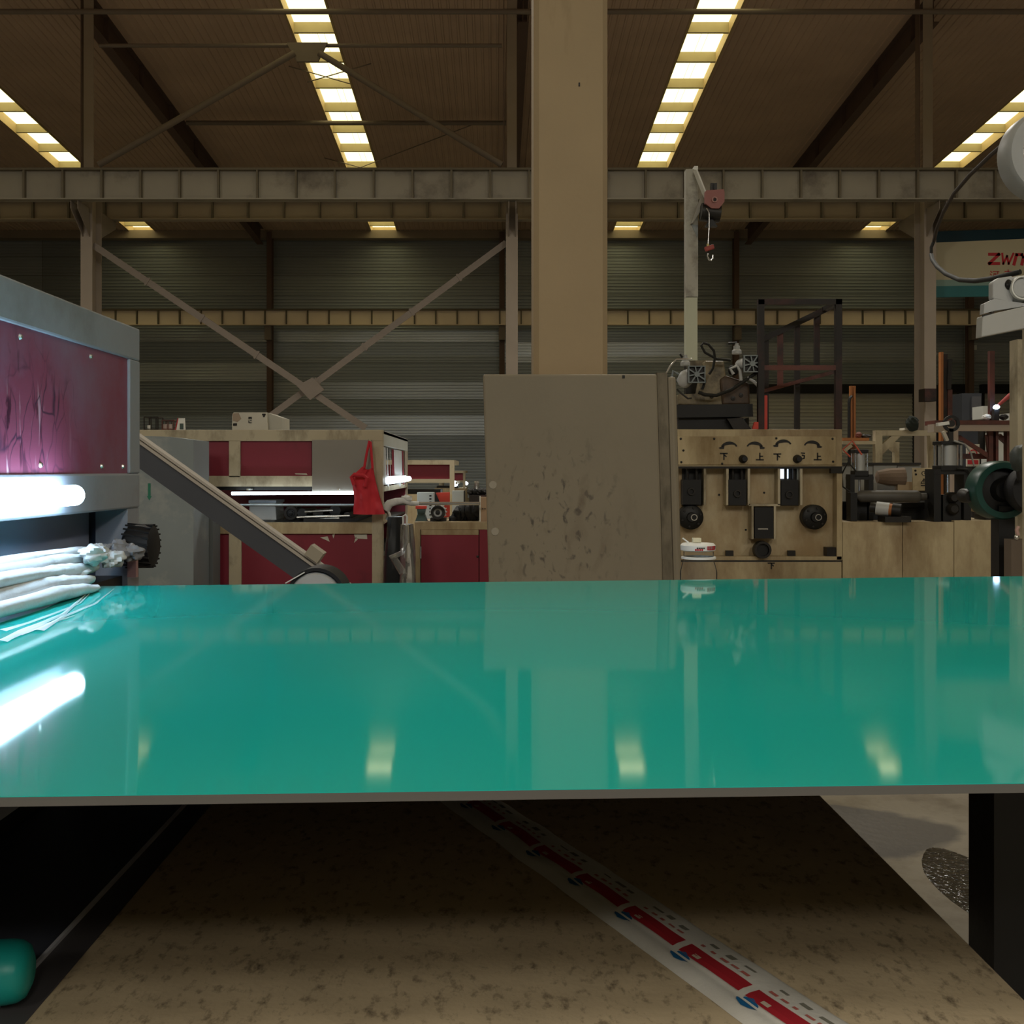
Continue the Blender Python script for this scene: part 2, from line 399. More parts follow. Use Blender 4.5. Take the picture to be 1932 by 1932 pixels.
for n, (x0, x1) in enumerate(SLOTS):
    wn = struct('window_%d' % (n + 1))
    for y0, y1 in ((-36, 4), (4, 51.2)):
        for xa, xb in ((x0 - .06, x0), (x1, x1 + .06)):
            slab_y(MB(), xa, xb, y0, y1, -.05, .36).build('jamb', jambm, wn)
    for y0, y1 in ((-36, 4), (4, PY[0])):
        slab_y(MB(), x0, x1, y0, y1, .31, .33).build('skylight_pane', skym, wn)
    for y0, y1 in zip(PY[:-1], PY[1:]):
        for a, c in ((x0, x0 + .56), (x0 + .575, x0 + .76), (x0 + .775, x1)):
            slab_y(MB(), a, c, y0 + .01, y1 - .01, .31, .33).build('skylight_pane', skym, wn)
    MB().box(x0, x1, 51.0, 51.04, zr(51) - .0, zr(51) + .36).build('end_jamb', jambm, wn)
    for y in [4 + 1.9 * i for i in range(0, 14)] + PY[:-1]:
        slab_y(MB(), x0, x1, y, y + .09, .0, .30).build('purlin', purlinm, wn)

# side walls and the wall behind the photographer
for nm, x in (('wall_left', -33.2), ('wall_right', 33)):
    o = MB().box(x, x + .2, -36, 51.6, 0, 16.3).build(nm, sidewall); o['kind'] = 'structure'
o = MB().box(-33, 33, -36.2, -36, 0, 14).build('wall_front', sidewall); o['kind'] = 'structure'

# crane runway beams
def crane_beam(label, Y, ytop, ybot, x0, x1, pitch, ph, m, sm, ws):
    t = thing('crane_beam', label, 'beam', None)
    zt, zb = Z(ytop, Y), Z(ybot, Y)
    MB().box(x0, x1, Y + .12, Y + .14, zb, zt).build('web', m, t)
    MB().box(x0, x1, Y - .02, Y + .28, zt - .03, zt).build('top_flange', stiffm, t)
    MB().box(x0, x1, Y - .02, Y + .28, zb, zb + .03).build('bottom_flange', m, t)
    MB().box(x0, x1, Y + .08, Y + .18, zt, zt + .05).build('crane_rail', stiffm, t)
    s0 = None; x = x0 + ph
    while x < x1:
        if s0 is None: s0 = MB().box(x - ws / 2, x + ws / 2, Y + .0, Y + .12, zb + .03, zt - .03).build('stiffener', sm, t); xs = x
        else: piece(s0, t, x - xs)
        x += pitch
    return t
crane_beam('nearer riveted-looking crane beam crossing the hall, thicker and upper of the close pair', 27, 318, 376, -15.6, 15.6, .991, .60, steelpaint, stiffm, .05)
crane_beam('browner crane beam just below and behind the thickest beam', 29.5, 377, 414, -17, 17, 1.0, .1, mat('brown_lit_beam', (.34, .285, .215), .6, 0, .15, 1.2), stiffm, .05)  # copy of the beam paint, browned and lightened for the light on it
crane_beam('bright cream crane beam along the far corrugated wall', 49.6, 584, 613, -30, 30, 1.0, .2, wallbeam, stiffm, .06)

# steel columns of the middle row, wall columns
def column(x, label, ztop=None):
    t = thing('steel_column', label, 'column')
    zt = Z(0, 28) + 1.8; zm = Z(316, 27)
    for y in (27.85, 28.5): MB().box(x - .155, x + .155, y, y + .025, 0, zm).build('flange', colm, t)
    MB().box(x - .012, x + .012, 27.87, 28.5, 0, zm).build('web', colm, t)
    MB().box(x - .13, x + .13, 28.0, 28.02, zm, zt).build('upper_flange', colm, t)
    MB().box(x - .22, x - .2, 28.02, 28.3, zm, zt).build('upper_web', rafterm, t)
    MB().box(x - .19, x + .19, 27.78, 28.6, zm - .06, zm).build('cap_plate', colm, t)
    for y0, y1 in ((27.05, 27.85), (28.52, 29.75)):
        b = MB(); zb = Z(376, 27) - .02 if y0 < 28 else Z(414, 29.5) - .02
        q = y1 if y0 < 28 else y0
        p_ = y0 if y0 < 28 else y1
        for xx in (x - .1, x + .08):
            b.add([(xx, q, zb), (xx, p_, zb), (xx, p_, zb - .2), (xx, q, zb - .75), (xx + .02, q, zb), (xx + .02, p_, zb), (xx + .02, p_, zb - .2), (xx + .02, q, zb - .75)],
                  [(0, 1, 2, 3), (7, 6, 5, 4), (0, 4, 5, 1), (1, 5, 6, 2), (2, 6, 7, 3), (3, 7, 4, 0)])
        b.build('bracket', bracem, t)
    return t
column(-10.75, 'steel column rising behind the grey top of the left machine')
column(.43, 'slim steel column just left of the wide concrete pillar')
column(11.42, 'steel column at the left edge of the red-lettered banner')
for x, lb in ((-10.7, 'thin dark wall column behind the crossing braces'), (.3, 'short wall column end showing left of the slim steel column'), (11.4, 'dark wall column behind the hoist hook'), (22.5, 'wall column below the white hoist box at right')):
    t = thing('wall_column', lb, 'column')
    for y in (50.1, 50.5): MB().box(x - .12, x + .12, y, y + .02, 0, 12.6).build('flange', rafterm, t)
    MB().box(x - .01, x + .01, 50.12, 50.5, 0, 12.6).build('web', rafterm, t)
    MB().box(x - .15, x + .15, 49.75, 50.1, Z(640, 49.6), Z(614, 49.6)).build('bracket', bracem, t)

# rafters under the roof, ties and braces
for x, lb in ((-11.1, 'dark rafter running under the roof at upper left'), (11.9, 'dark rafter running under the roof at upper right'), (.75, 'dark rafter under the roof hidden partly by the slim column')):
    t = thing('rafter', lb, 'rafter')
    slab_y(MB(), x - .012, x + .012, 28.8, 50.0, -.78, -.04).build('web', rafterm, t)
    slab_y(MB(), x - .15, x + .15, 28.8, 50.0, -.80, -.775).build('bottom_flange', rafterm, t)
    slab_y(MB(), x - .15, x + .15, 28.8, 50.0, -.065, -.04).build('top_flange', rafterm, t)
    for y in range(30, 50, 3):
        for s_ in (-1, 1):
            slab_y(MB(), x + s_ * .08 - .07, x + s_ * .08 + .07, y, y + .02, -.77, -.07).build('stiffener', rafterm, t)
def tube_thing(name, label, cat, pts, r, m, n=10): return tag(MB().tube(pts, r, n).build(name, m, smooth=True), label, cat)
tube_thing('tie_tube', 'long horizontal tie pipe across the top of the view', 'pipe', [P(-250, 22, 28), P(2150, 22, 28)], .07, bracem)
tube_thing('tie_tube', 'lowest tie pipe under the left skylights, above the crane beam', 'pipe', [P(352, 232, 36.4), P(955, 232, 36.4)], .08, bracem)
t = thing('upper_bracing', 'pipe bracing shaped like a roof gable between left and slim columns', 'bracing')
MB().tube([P(187, 86, 28.1), P(947, 86, 28.1)], .05, 10).build('tie_pipe', bracem, t, smooth=True)
MB().tube([P(186, 311, 27.97), P(556, 100, 27.97)], .085, 10).build('brace_pipe', bracem, t, smooth=True)
MB().tube([P(602, 100, 27.97), P(947, 311, 27.97)], .085, 10).build('brace_pipe', bracem, t, smooth=True)
MB().pp([(540, 80), (618, 80), (600, 116), (560, 116)], 27.98, .06).build('gusset_plate', bracem, t)
def under_roof(px, py, gap):                   # the point seen at px, py a little below the roof
    Y = (15.02 - gap) / ((CY - py) / F + .071); return P(px, py, Y)
for lb, rods in (('pair of thin rods crossing under the second skylight strip', (((545, 125), (660, 158)), ((580, 155), (700, 120)))),
                 ('thin rods meeting at the foot of the second skylight strip', (((612, 298), (680, 316)), ((680, 316), (900, 232))))):
    t = thing('tie_rods', lb, 'rods')
    for k, (a, c) in enumerate(rods): MB().tube([under_roof(*a, .12 + .06 * k), under_roof(*c, .12 + .06 * k)], .018, 6).build('rod', bracem, t)
def angle(name, label, a, b_, m):
    t = thing(name, label, 'brace')
    a, b_ = Vector(a), Vector(b_)
    MB().bar(a, b_, .012, .17, up=(0, 0, 1)).build('upright_leg', m, t)
    u = Vector((0, .07, 0)); s_ = (b_ - a).normalized().cross(Vector((0, 1, 0))) * .08
    if s_.z < 0: s_ = -s_
    MB().bar(a + u + s_, b_ + u + s_, .14, .012, up=s_).build('flat_leg', m, t)
    for k in (.2, .4, .6, .8):
        c = a.lerp(b_, k); MB().bar(c - s_ * 1.4, c + s_ * 1.4, .05, .06, up=(b_ - a)).build('batten', m, t)
angle('cross_brace', 'angle brace falling right from the left column to the white-boxed machine', P(175, 462, 28), P(690, 808, 28), bracem)
angle('cross_brace', 'angle brace falling left from the slim column to the carton', P(955, 458, 28.2), P(510, 785, 28.2), bracem)
tag(MB().pp([(560, 728), (590, 712), (612, 735), (585, 755)], 27.93, .03).build('gusset_plate', bracem), 'gusset plate where the two angle braces cross', 'plate')

# red-lettered banner behind the right column
t = thing('banner', 'white and teal banner with red zwn lettering beside the right column', 'banner')
Yb = 28.9
MB().pp([(1760, 458), (2040, 446), (2040, 528), (1760, 528)], Yb, .05).build('banner_face', signm, t)
MB().pp([(1760, 437), (2040, 427), (2040, 446), (1760, 458)], Yb, .05).build('top_band', navy, t, label='dark blue top band of the banner')
MB().pp([(1760, 540), (2040, 536), (2040, 557), (1760, 561)], Yb, .05).build('bottom_band', tealm, t, label='dark teal bottom band of the banner')
MB().pp([(1760, 528), (2040, 528), (2040, 536), (1760, 540)], Yb, .05).build('pale_band', mat('pale_teal_print', (.20, .30, .26), .5), t)
def wr(b, strokes, x0, y0, sx, sy, Y, wd):     # strokes given in a unit box, y down
    for st in strokes: b.stroke([(X(x0 + a * sx, Y), Z(y0 + c * sy, Y)) for a, c in st], wd, Y)
    return b
wr(MB(), [[(.1, .12), (.95, .12), (.1, .88), (.95, .88)]], 1864, 477, 22, 23, Yb, .085).build('letter_z', redink, t)
wr(MB(), [[(.12, .05), (.2, .92), (.5, .25), (.62, .92), (1.0, .05)]], 1888, 477, 24, 23, Yb, .055).build('letter_w', redink, t)
wr(MB(), [[(.0, .95), (.2, .15), (.62, .15), (.75, .35), (.62, .95)]], 1913, 477, 24, 23, Yb, .085).build('letter_n', redink, t)
wr(MB(), [[(.05, .1), (.2, .25)], [(0, .4), (.15, .52)], [(.02, .95), (.22, .65)], [(.32, .15), (1, .15)], [(.85, .15), (.85, .9), (.72, .84)], [(.42, .38), (.65, .38), (.65, .68), (.42, .68), (.42, .38)]], 1868, 510, 17, 17, Yb, .024).build('chinese_character', redink, t)
wr(MB(), [[(.15, .18), (.85, .18)], [(.5, 0), (.5, .35)], [(.08, .98), (.08, .38), (.92, .38), (.92, .98)], [(.3, .55), (.7, .55)], [(.25, .75), (.75, .75)], [(.5, .55), (.5, .98)]], 1893, 509, 18, 18, Yb, .024).build('chinese_character', redink, t)

# ================================================================== PILLAR AND STANDING BOARD
Yc = 7.1
x0, x1 = X(1007, Yc), X(1147, Yc); c = .035
b = MB(); poly = [(x0 + c, Yc), (x1 - c, Yc), (x1, Yc + c), (x1, Yc + .5 - c), (x1 - c, Yc + .5), (x0 + c, Yc + .5), (x0, Yc + .5 - c), (x0, Yc + c)]
b.add([(x, y, z) for z in (0, 9) for x, y in poly], [tuple(range(8)), tuple(range(15, 7, -1))] + [(i, (i + 1) % 8, 8 + (i + 1) % 8, 8 + i) for i in range(8)])
t = thing('concrete_pillar', 'wide tan concrete pillar behind the standing board', 'pillar')
b.build('shaft', concm, t)
MB().box(x0 + .3, x0 + .31, Yc - .004, Yc, Z(163, Yc), Z(156, Yc)).build('chip_mark', ink, t)
scratches(boardm, (.07, .06, .045), (1, 1, .55), 26, .57, .68, ((.36, 6.2, .98), (.50, 5, .62)))
scratches(boardm, (.13, .10, .065), (1, 1, .5), 7, .55, .75, ((.40, 6.2, 1.0), (.50, 5, .75)))
Ys = 6.2
t = thing('standing_board', 'tall scuffed grey-brown board box standing before the concrete pillar', 'board')
xl, xr = X(911, Ys), X(1276, Ys); zt = Z(706, Ys); off = X(928, Ys) - X(911, Ys)
def skew(xa, xb, y0, y1, za, zb):              # leans slightly to the right going down
    vs = [(x + off * (1 - z / zt) * 1.0, y, z) for z in (za, zb) for y in (y0, y1) for x in (xa, xb)]
    return MB().add(vs, [(0, 2, 3, 1), (4, 5, 7, 6), (0, 1, 5, 4), (2, 6, 7, 3), (0, 4, 6, 2), (1, 3, 7, 5)])
skew(xl, X(1240, Ys), Ys, Ys + .3, 0, zt).build('front_panel', boardm, t, bev=.012)
skew(X(1240, Ys), X(1259, Ys), Ys + .006, Ys + .3, 0, zt + .01).build('groove_strip', mat('worn_groove', (.15, .125, .085), .7, 0, .3, 9, dirt=(.06, .05, .03), damt=.45, dscale=8, dstretch=(1, 1, .3)), t)
skew(X(1259, Ys), xr, Ys - .002, Ys + .3, 0, zt - .012).build('edge_post', boardm, t, bev=.02)
for px, py in ((930, 915), (934, 1003)):
    MB().lathe([(0, -.003), (.022, -.003), (.024, 0)], (X(px, Ys), Ys, Z(py, Ys)), 'Y', 14).build('putty_spot', mat('putty', (.30, .27, .21), .6), t)
MB().pb(1174, 708, 1179, 714, Ys - .003, .003).build('top_chip', ink, t)

# ================================================================== GREEN SHEET AND LOW TABLE
def front(x): return .985 + .047 * x
def back(x): return 2.86 + .103 * x
def sheet_z(x, y): return 1.0 + .024 * max(0, 1.35 - y) ** 2
def sh(dz=0):
    def fn(u, v):
        x = -1.75 + 4.15 * u; y = front(x) + (back(x) - front(x)) * v ** 1.5
        return Vector((x, y, sheet_z(x, y) + dz))
    return fn
t = thing('plastic_sheet', 'large glossy green plastic sheet crossing the whole foreground', 'sheet')
MB().grid(sh(-.0008), 30, 40, .0085).build('core', corem, t, label='grey cut edge of the sheet')
o = MB().grid(sh(0), 30, 40, .0007).build('green_film', filmm, t); 
for p in o.data.polygons: p.use_smooth = True
o.data.set_sharp_from_angle(angle=math.radians(30))
for pts, r in (([(0, 1213), (60, 1185), (120, 1160), (163, 1122)], .004), ([(0, 1192), (50, 1178), (105, 1158), (150, 1140), (170, 1120)], .003), ([(70, 1192), (120, 1165), (180, 1140), (215, 1112)], .003), ([(30, 1200), (85, 1180), (140, 1163)], .0035)):
    q = []
    for a, c in pts:
        Y = .3 * F / (c - CY); q.append(Vector((X(a, Y), Y, 1.0005)))
    def fold(u, v, q=q, r=r):
        k = u * (len(q) - 1); i = min(int(k), len(q) - 2); p = q[i].lerp(q[i + 1], k - i); e = (q[i + 1] - q[i]).normalized(); n_ = Vector((-e.y, e.x, 0))
        wv = r * 3.2 * (1.1 - u) * (1 + .5 * noise.noise(Vector((u * 6, r * 900, 1))))
        return p + n_ * ((v - .5) * 2 * wv) + Vector((0, 0, .0012 + r * .8 * (1 - abs(2 * v - 1)) * (1 - .6 * u)))
    MB().grid(fold, 24, 6).build('film_wrinkle', filmfold, t, smooth=True)
def lie(px, py, h):                            # the point seen at px, py on a level h below the eye
    Y = h * F / (py - CY); return Vector((X(px, Y), Y, ZC - h))
HB = .75
t = thing('low_table_board', 'scuffed brown chipboard lying under the green sheet', 'board')
MB().box(-.64, .75, .9, 3.3, ZC - HB - .018, ZC - HB).build('board', chipm, t, bev=.003)
t = thing('trolley', 'dark steel trolley frame carrying the brown chipboard', 'trolley')
MB().box(-.70, -.64, .9, 3.3, ZC - HB - .05, ZC - HB - .002).build('side_rail', railm, t, bev=.003)
MB().box(-.70, -.694, .9, 3.3, ZC - HB - .002, ZC - HB + .004).build('rail_lip', mat('worn_steel_edge', (.75, .75, .78), .5, .0), t)
MB().box(-.64, .75, .95, 1.0, ZC - HB - .07, ZC - HB - .0185).build('cross_bar', railm, t)
MB().box(-.64, .75, 3.2, 3.25, ZC - HB - .07, ZC - HB - .0185).build('cross_bar', railm, t)
MB().box(.40, .46, 1.0, 3.2, ZC - HB - .07, ZC - HB - .0185).build('side_rail', railm, t)
for x in (-.66, .40):
    for y in (.95, 3.2): MB().box(x - .03, x + .03, y, y + .05, 0, ZC - HB - .05 if x < 0 else ZC - HB - .07).build('leg', railm, t)
t = thing('steel_tray', 'dark bluish steel tray left of the brown chipboard', 'tray')
MB().box(-1.04, -.702, .9, 3.3, ZC - HB - .03, ZC - HB - .012).build('tray_plate', steelblue, t)
MB().box(-1.045, -1.03, .9, 3.3, ZC - HB - .012, ZC - HB + .012).build('tray_lip', railm, t)
for y in (1.0, 3.2): MB().box(-1.0, -.95, y, y + .05, 0, ZC - HB - .03).build('leg', railm, t)
# roll of teal plastic at lower left
t = thing('plastic_roll', 'short roll of teal plastic on the rail at the bottom left corner', 'roll')
c0 = Vector((-.99, 1.44, ZC - HB + .048)); c1 = Vector((-.652, 1.49, ZC - HB + .048)); dv = (c1 - c0).normalized()
MB().tube([c0, c1 - dv * .03, c1 - dv * .016, c1 - dv * .006, c1], lambda s_: (.043, .043, .041, .035, .022)[round(s_ * 4)], 24).build('roll_body', tealroll, t, smooth=True)

# printed packing film strip across the board
A = Vector((-.16, 2.62, 0)); B = Vector((.60, 1.03, 0)); dv = (B - A).normalized(); nv = Vector((-dv.y, dv.x, 0)); Ls = (B - A).length   # nv points to the right of the strip
WS = .063
def strip_pt(s, tt, lift=0.):                  # s metres along, tt -1..1 across (+ = right)
    h = .004 + .011 * (1 - abs(tt) ** 2.4) + .002 * noise.noise(Vector((s * 14, tt * 1.5, 2))) - .006 * math.exp(-((tt + .5) / .07) ** 2)
    wob = .003 * noise.noise(Vector((s * 9, 5, 1)))
    if abs(tt) >= .999: h = .0005
    p = A + dv * s + nv * (tt * WS + wob)
    return Vector((p.x, p.y, ZC - HB + max(h, .0005) + lift))
t = thing('printed_film_strip', 'white packing film strip with red blocks lying across the brown board', 'packing film')
MB().grid(lambda u, v: strip_pt(u * Ls, -1 + 2 * v), 90, 18).build('film_band', mat('white_film', (.74, .71, .62), .35, 0, .08, 20, .1, 90), t, smooth=True)
def patch(s0, s1, t0, t1, name, m, nu=8, nv_=3, lab=None):
    MB().grid(lambda u, v: strip_pt(s0 + (s1 - s0) * u, t0 + (t1 - t0) * v, .0009), nu, nv_).build(name, m, t)
bluem = mat('blue_ink', (.015, .13, .30), .5); greyink = mat('grey_ink', (.22, .21, .16), .6); palered = mat('pale_red_ink', (.50, .14, .11), .6)
s0 = .12
while s0 < Ls - .12:
    patch(s0, s0 + .145, -.42, -.02, 'red_block', redink)
    MB().grid(lambda u, v: strip_pt(s0 + .016 + (u - .5) * .040 * math.sqrt(max(0, 1 - (2 * v - 1) ** 2)), -.74 + .36 * v, .0011), 6, 6).build('blue_seal', bluem, t)
    patch(s0 + .028, s0 + .044, -.36, -.24, 'logo_spot', mat('cream_ink', (.6, .5, .38), .6), 3, 2)
    for k in range(5):
        a = s0 + .01 + k * .024; patch(a, a + .008 + .010 * random.random(), .10 + .03 * random.random(), .20, 'red_print', palered, 2, 2)
    for k in range(3):
        a = s0 + .012 + k * .040; patch(a, a + .014 + .018 * random.random(), .34 + .08 * random.random(), .48 + .05 * (k % 2), 'grey_print', greyink, 2, 2)
    patch(s0 + .03, s0 + .150, -.52, -.475, 'seam_line', greyink, 8, 2)
    s0 += .160
# black post and bearer carrying the sheet at right
t = thing('sheet_support', 'black steel post under the right end of the green sheet', 'support')
MB().box(.79, .88, 1.68, 1.77, 0, .955).build('post', black, t)
MB().box(.79, .88, 1.25, 2.6999, .955, .990).build('bearer', black, t)
MB().box(-1.09, 1.75, 2.70, 2.72, ZC - HB + .016, .985).build('light_shield', steelblue, t)  # added unseen plate, keeps light from behind out from under the sheet
for xx in (-.6, .7): MB().box(xx, xx + .03, 2.70, 2.72, ZC - HB + .0005, ZC - HB + .016).build('shield_foot', black, t)
t = thing('puddle', 'small glossy dark puddle on the concrete floor before the black post', 'puddle')
MB().grid(lambda u, v: Vector((1.51 + (.06 + .19 * u) * math.cos(v * 2 * math.pi) * .55 * (u > 0), 3.28 + .34 * u * math.sin(v * 2 * math.pi) * (1 + .2 * noise.noise(Vector((math.cos(v * 6.283), math.sin(v * 6.283), 0)) * 1.5)) - .0, .003 * (1 - u))), 6, 28).build('water', mat('puddle_water', (.02, .017, .014), .10, 0, .3, 10, .6, 45), t)

# clear jar with a white tape roll on it, behind the sheet
Yj = 3.28; jx = X(1318, Yj); r = .055
t = thing('plastic_jar', 'clear plastic jar standing just behind the green sheet', 'jar')
zb = Z(1098, Yj) - .09; zrim = Z(1052, Yj)
MB().lathe([(0, zb), (.052, zb), (.056, zb + .01), (.057, zrim - .045), (.050, zrim - .018), (.046, zrim - .006), (.046, zrim + .019), (.0, zrim + .0195)], (jx, Yj, 0), 'Z', 36).build('jar_body', clearm, t, smooth=True)
MB().ring([(.046, zrim - .004), (.053, zrim - .003), (.053, zrim + .003), (.046, zrim + .004)], (jx, Yj, 0), 'Z', 36).build('neck_ring', whitep, t, smooth=True)
t2 = thing('stool', 'grey box stool hidden behind the sheet under the clear jar', 'stool')
MB().box(jx - .15, jx + .15, Yj - .12, Yj + .18, zb - .03, zb - .001).build('seat', greysteel, t2)
for i in (-1, 1):
    for j in (-.1, .14): MB().box(jx + i * .13 - .015, jx + i * .13 + .015, Yj + j - .015, Yj + j + .015, 0, zb - .03).build('leg', greysteel, t2)
t = thing('tape_roll', 'white paper-wrapped roll with red print sitting on the clear jar', 'tape')
z0 = zrim + .0205; z1 = Z(1026, Yj)
MB().lathe([(.046, z0), (.053, z0 + .003), (.054, z1 - .004), (.048, z1 + .002), (.02, z1 + .004), (.0, z1 + .004)], (jx - .002, Yj, 0), 'Z', 30).build('wrapper', whitep, t, smooth=True)
def onroll(b, a0, a1, za, zb_, rr=.0545):
    return b.grid(lambda u, v: Vector((jx - .002 + rr * math.sin(a0 + (a1 - a0) * u), Yj - rr * math.cos(a0 + (a1 - a0) * u), za + (zb_ - za) * v)), 6, 1)
onroll(MB(), .35, 1.05, z0 + .006, z0 + .018).build('red_band', redink, t)
for k in range(4): onroll(MB(), -.35 + k * .12, -.26 + k * .12, z0 + .004, z0 + .010).build('red_print', redink, t)
for k in range(4): onroll(MB(), -.25 + k * .12, -.16 + k * .12, z1 - .012, z1 - .008).build('black_print', ink, t)
onroll(MB(), .4, 1.2, z1 - .014, z1 - .005).build('grey_band', greysteel, t)
tag(MB().bar((jx - .02, Yj - .005, z1 + .0045 + .007), (jx + .006, Yj - .005, z1 + .0045 + .007), .02, .014).build('eraser', mat('cream_rubber', (.60, .56, .40), .7), bev=.002), 'small cream block on top of the white roll', 'block')
tag(MB().bar((jx - .051, Yj - .01, z1 + .018), (jx - .032, Yj - .005, z1 + .0045), .003, .004).build('tape_tab', whitep), 'small white tab sticking up at the left of the roll', 'tab')

# ================================================================== LEFT MACHINE WITH TUBE LIGHT
XF = -1.10; YA, YE = .45, 3.28
zT, zRt, zRb, zRail = ZC + .438, ZC + .337, ZC - .008, ZC - .114
t = thing('calibrating_machine', 'grey machine with scratched red side panel lit by a tube at left', 'machine')
MB().box(-2.6, XF, YA, YE, zRt, zT).build('top_beam', greym, t, bev=.006)
MB().box(XF - .08, XF, YE - .09, YE, zRb, zRt).build('corner_post', greym, t, bev=.004)
MB().box(XF - .08, XF, YA, YA + .09, zRb, zRt).build('corner_post', greym, t, bev=.004)
MB().box(XF - .03, XF - .008, YA + .09, YE - .09, zRb, zRt).build('red_panel', redglare, t)
MB().box(XF - .08, XF, YA, YE, zRail, zRb).build('lower_rail', greym, t, bev=.006)
MB().box(XF - .10, XF - .004, YE - .10, YE, 0, zRail).build('leg_post', greym, t)
MB().box(XF - .10, XF - .004, YA, YA + .1, 0, zRail).build('leg_post', greym, t)
MB().box(-2.6, -2.5, YA, YE, .02, zRt).build('rear_side', greym, t)
MB().box(-2.5, XF - .11, YE - .06, YE - .02, .02, zRt).build('end_panel', steelblue, t)
MB().box(-2.5, XF - .1, YA, YA + .04, 1.1, zRt).build('end_panel', steelblue, t)
MB().box(XF - .13, XF - .12, YA + .1, YE - .1, 1.012, zRb).build('inner_panel', mat('lilac_glare_panel', (.36, .40, .52), .4), t)  # panel coloured bluish to carry the tube's glare
MB().box(-2.5, XF - .02, YA + .1, YE - .1, .05, .93).build('base_cabinet', steelblue, t)
MB().box(-2.5, XF - .02, YA + .1, YE - .1, .93, .985).build('bed', darkst, t)
for y, z in ((2.47, zRt - .025), (2.90, zRt - .025), (2.58, zRb + .022), (2.98, zRb + .02), (3.15, zRb + .02), (2.05, zRt - .025)):
    MB().lathe([(0, .006), (.005, .005), (.008, 0)], (XF - .008, y, z), 'X', 10).build('bolt', chrome, t)
scratches(redglare, (.06, .01, .03), (1, 2.2, .8), 9, .57, .63, ((XF, 2.35, ZC + .13), (3, .42, .26)))
scratches(redglare, (.60, .42, .46), (1, 3.0, .35), 14, .62, .70, ((XF, 2.35, ZC + .08), (3, .5, .2)))
def cracks(m, col, scale, wd, box):
    nt = m.node_tree; N = nt.nodes; L = nt.links; b = N['Principled BSDF']
    tc = N.new('ShaderNodeTexCoord'); nz = N.new('ShaderNodeTexNoise'); nz.inputs['Scale'].default_value = 6; L.new(tc.outputs['Object'], nz.inputs['Vector'])
    k = N.new('ShaderNodeVectorMath'); k.operation = 'MULTIPLY_ADD'; L.new(nz.outputs['Color'], k.inputs[0]); k.inputs[1].default_value = (0, .16, .10); L.new(tc.outputs['Object'], k.inputs[2])
    mp = N.new('ShaderNodeMapping'); mp.inputs['Scale'].default_value = (.001, 1.6, .7); mp.inputs['Rotation'].default_value = (.25, 0, 0); L.new(k.outputs[0], mp.inputs['Vector'])
    v = N.new('ShaderNodeTexVoronoi'); v.feature = 'DISTANCE_TO_EDGE'; v.inputs['Scale'].default_value = scale; L.new(mp.outputs[0], v.inputs['Vector'])
    mr = N.new('ShaderNodeMapRange'); mr.inputs['From Min'].default_value = wd; mr.inputs['From Max'].default_value = 0; L.new(v.outputs['Distance'], mr.inputs['Value'])
    mp2 = N.new('ShaderNodeMapping'); mp2.vector_type = 'TEXTURE'; mp2.inputs['Location'].default_value = box[0]; mp2.inputs['Scale'].default_value = box[1]; L.new(tc.outputs['Object'], mp2.inputs['Vector'])
    ln = N.new('ShaderNodeVectorMath'); ln.operation = 'LENGTH'; L.new(mp2.outputs[0], ln.inputs[0])
    n2 = N.new('ShaderNodeTexNoise'); n2.inputs['Scale'].default_value = 9; L.new(tc.outputs['Object'], n2.inputs['Vector'])
    ad = N.new('ShaderNodeMath'); ad.operation = 'MULTIPLY_ADD'; L.new(n2.outputs['Fac'], ad.inputs[0]); ad.inputs[1].default_value = 1.4; L.new(ln.outputs['Value'], ad.inputs[2])
    r2 = N.new('ShaderNodeMapRange'); r2.inputs['From Min'].default_value = 1.5; r2.inputs['From Max'].default_value = 1.0; L.new(ad.outputs[0], r2.inputs['Value'])
    mu = N.new('ShaderNodeMath'); mu.operation = 'MULTIPLY'; L.new(mr.outputs[0], mu.inputs[0]); L.new(r2.outputs[0], mu.inputs[1])
    base = b.inputs['Base Color'].links[0].from_socket
    mx = N.new('ShaderNodeMix'); mx.data_type = 'RGBA'; L.new(mu.outputs[0], mx.inputs['Factor']); L.new(base, mx.inputs['A']); mx.inputs['B'].default_value = (*col, 1); L.new(mx.outputs['Result'], b.inputs['Base Color'])
cracks(redglare, (.05, .02, .05), 11, .045, ((XF - .008, 2.55, ZC + .11), (1, .36, .22)))
# the tube light
t = thing('tube_light', 'bright white tube light on the left machine over the sheet', 'light')
xt = -1.062; zt_ = ZC - .062
MB().tube([(xt, 1.2, zt_), (xt, 2.64, zt_), (xt, 2.675, zt_), (xt, 2.69, zt_)], lambda s_: .026 if s_ < .7 else .016 if s_ > .9 else .024, 20).build('lit_tube', tubem, t, smooth=True)
MB().box(XF + .002, XF + .010, 1.2, 2.62, zt_ - .012, zt_ + .012).build('mount_strip', whitep, t)
for y in (1.5, 2.55): MB().bar((XF + .009, y, zt_), (xt - .024, y, zt_), .02, .006).build('clip', whitep, t)
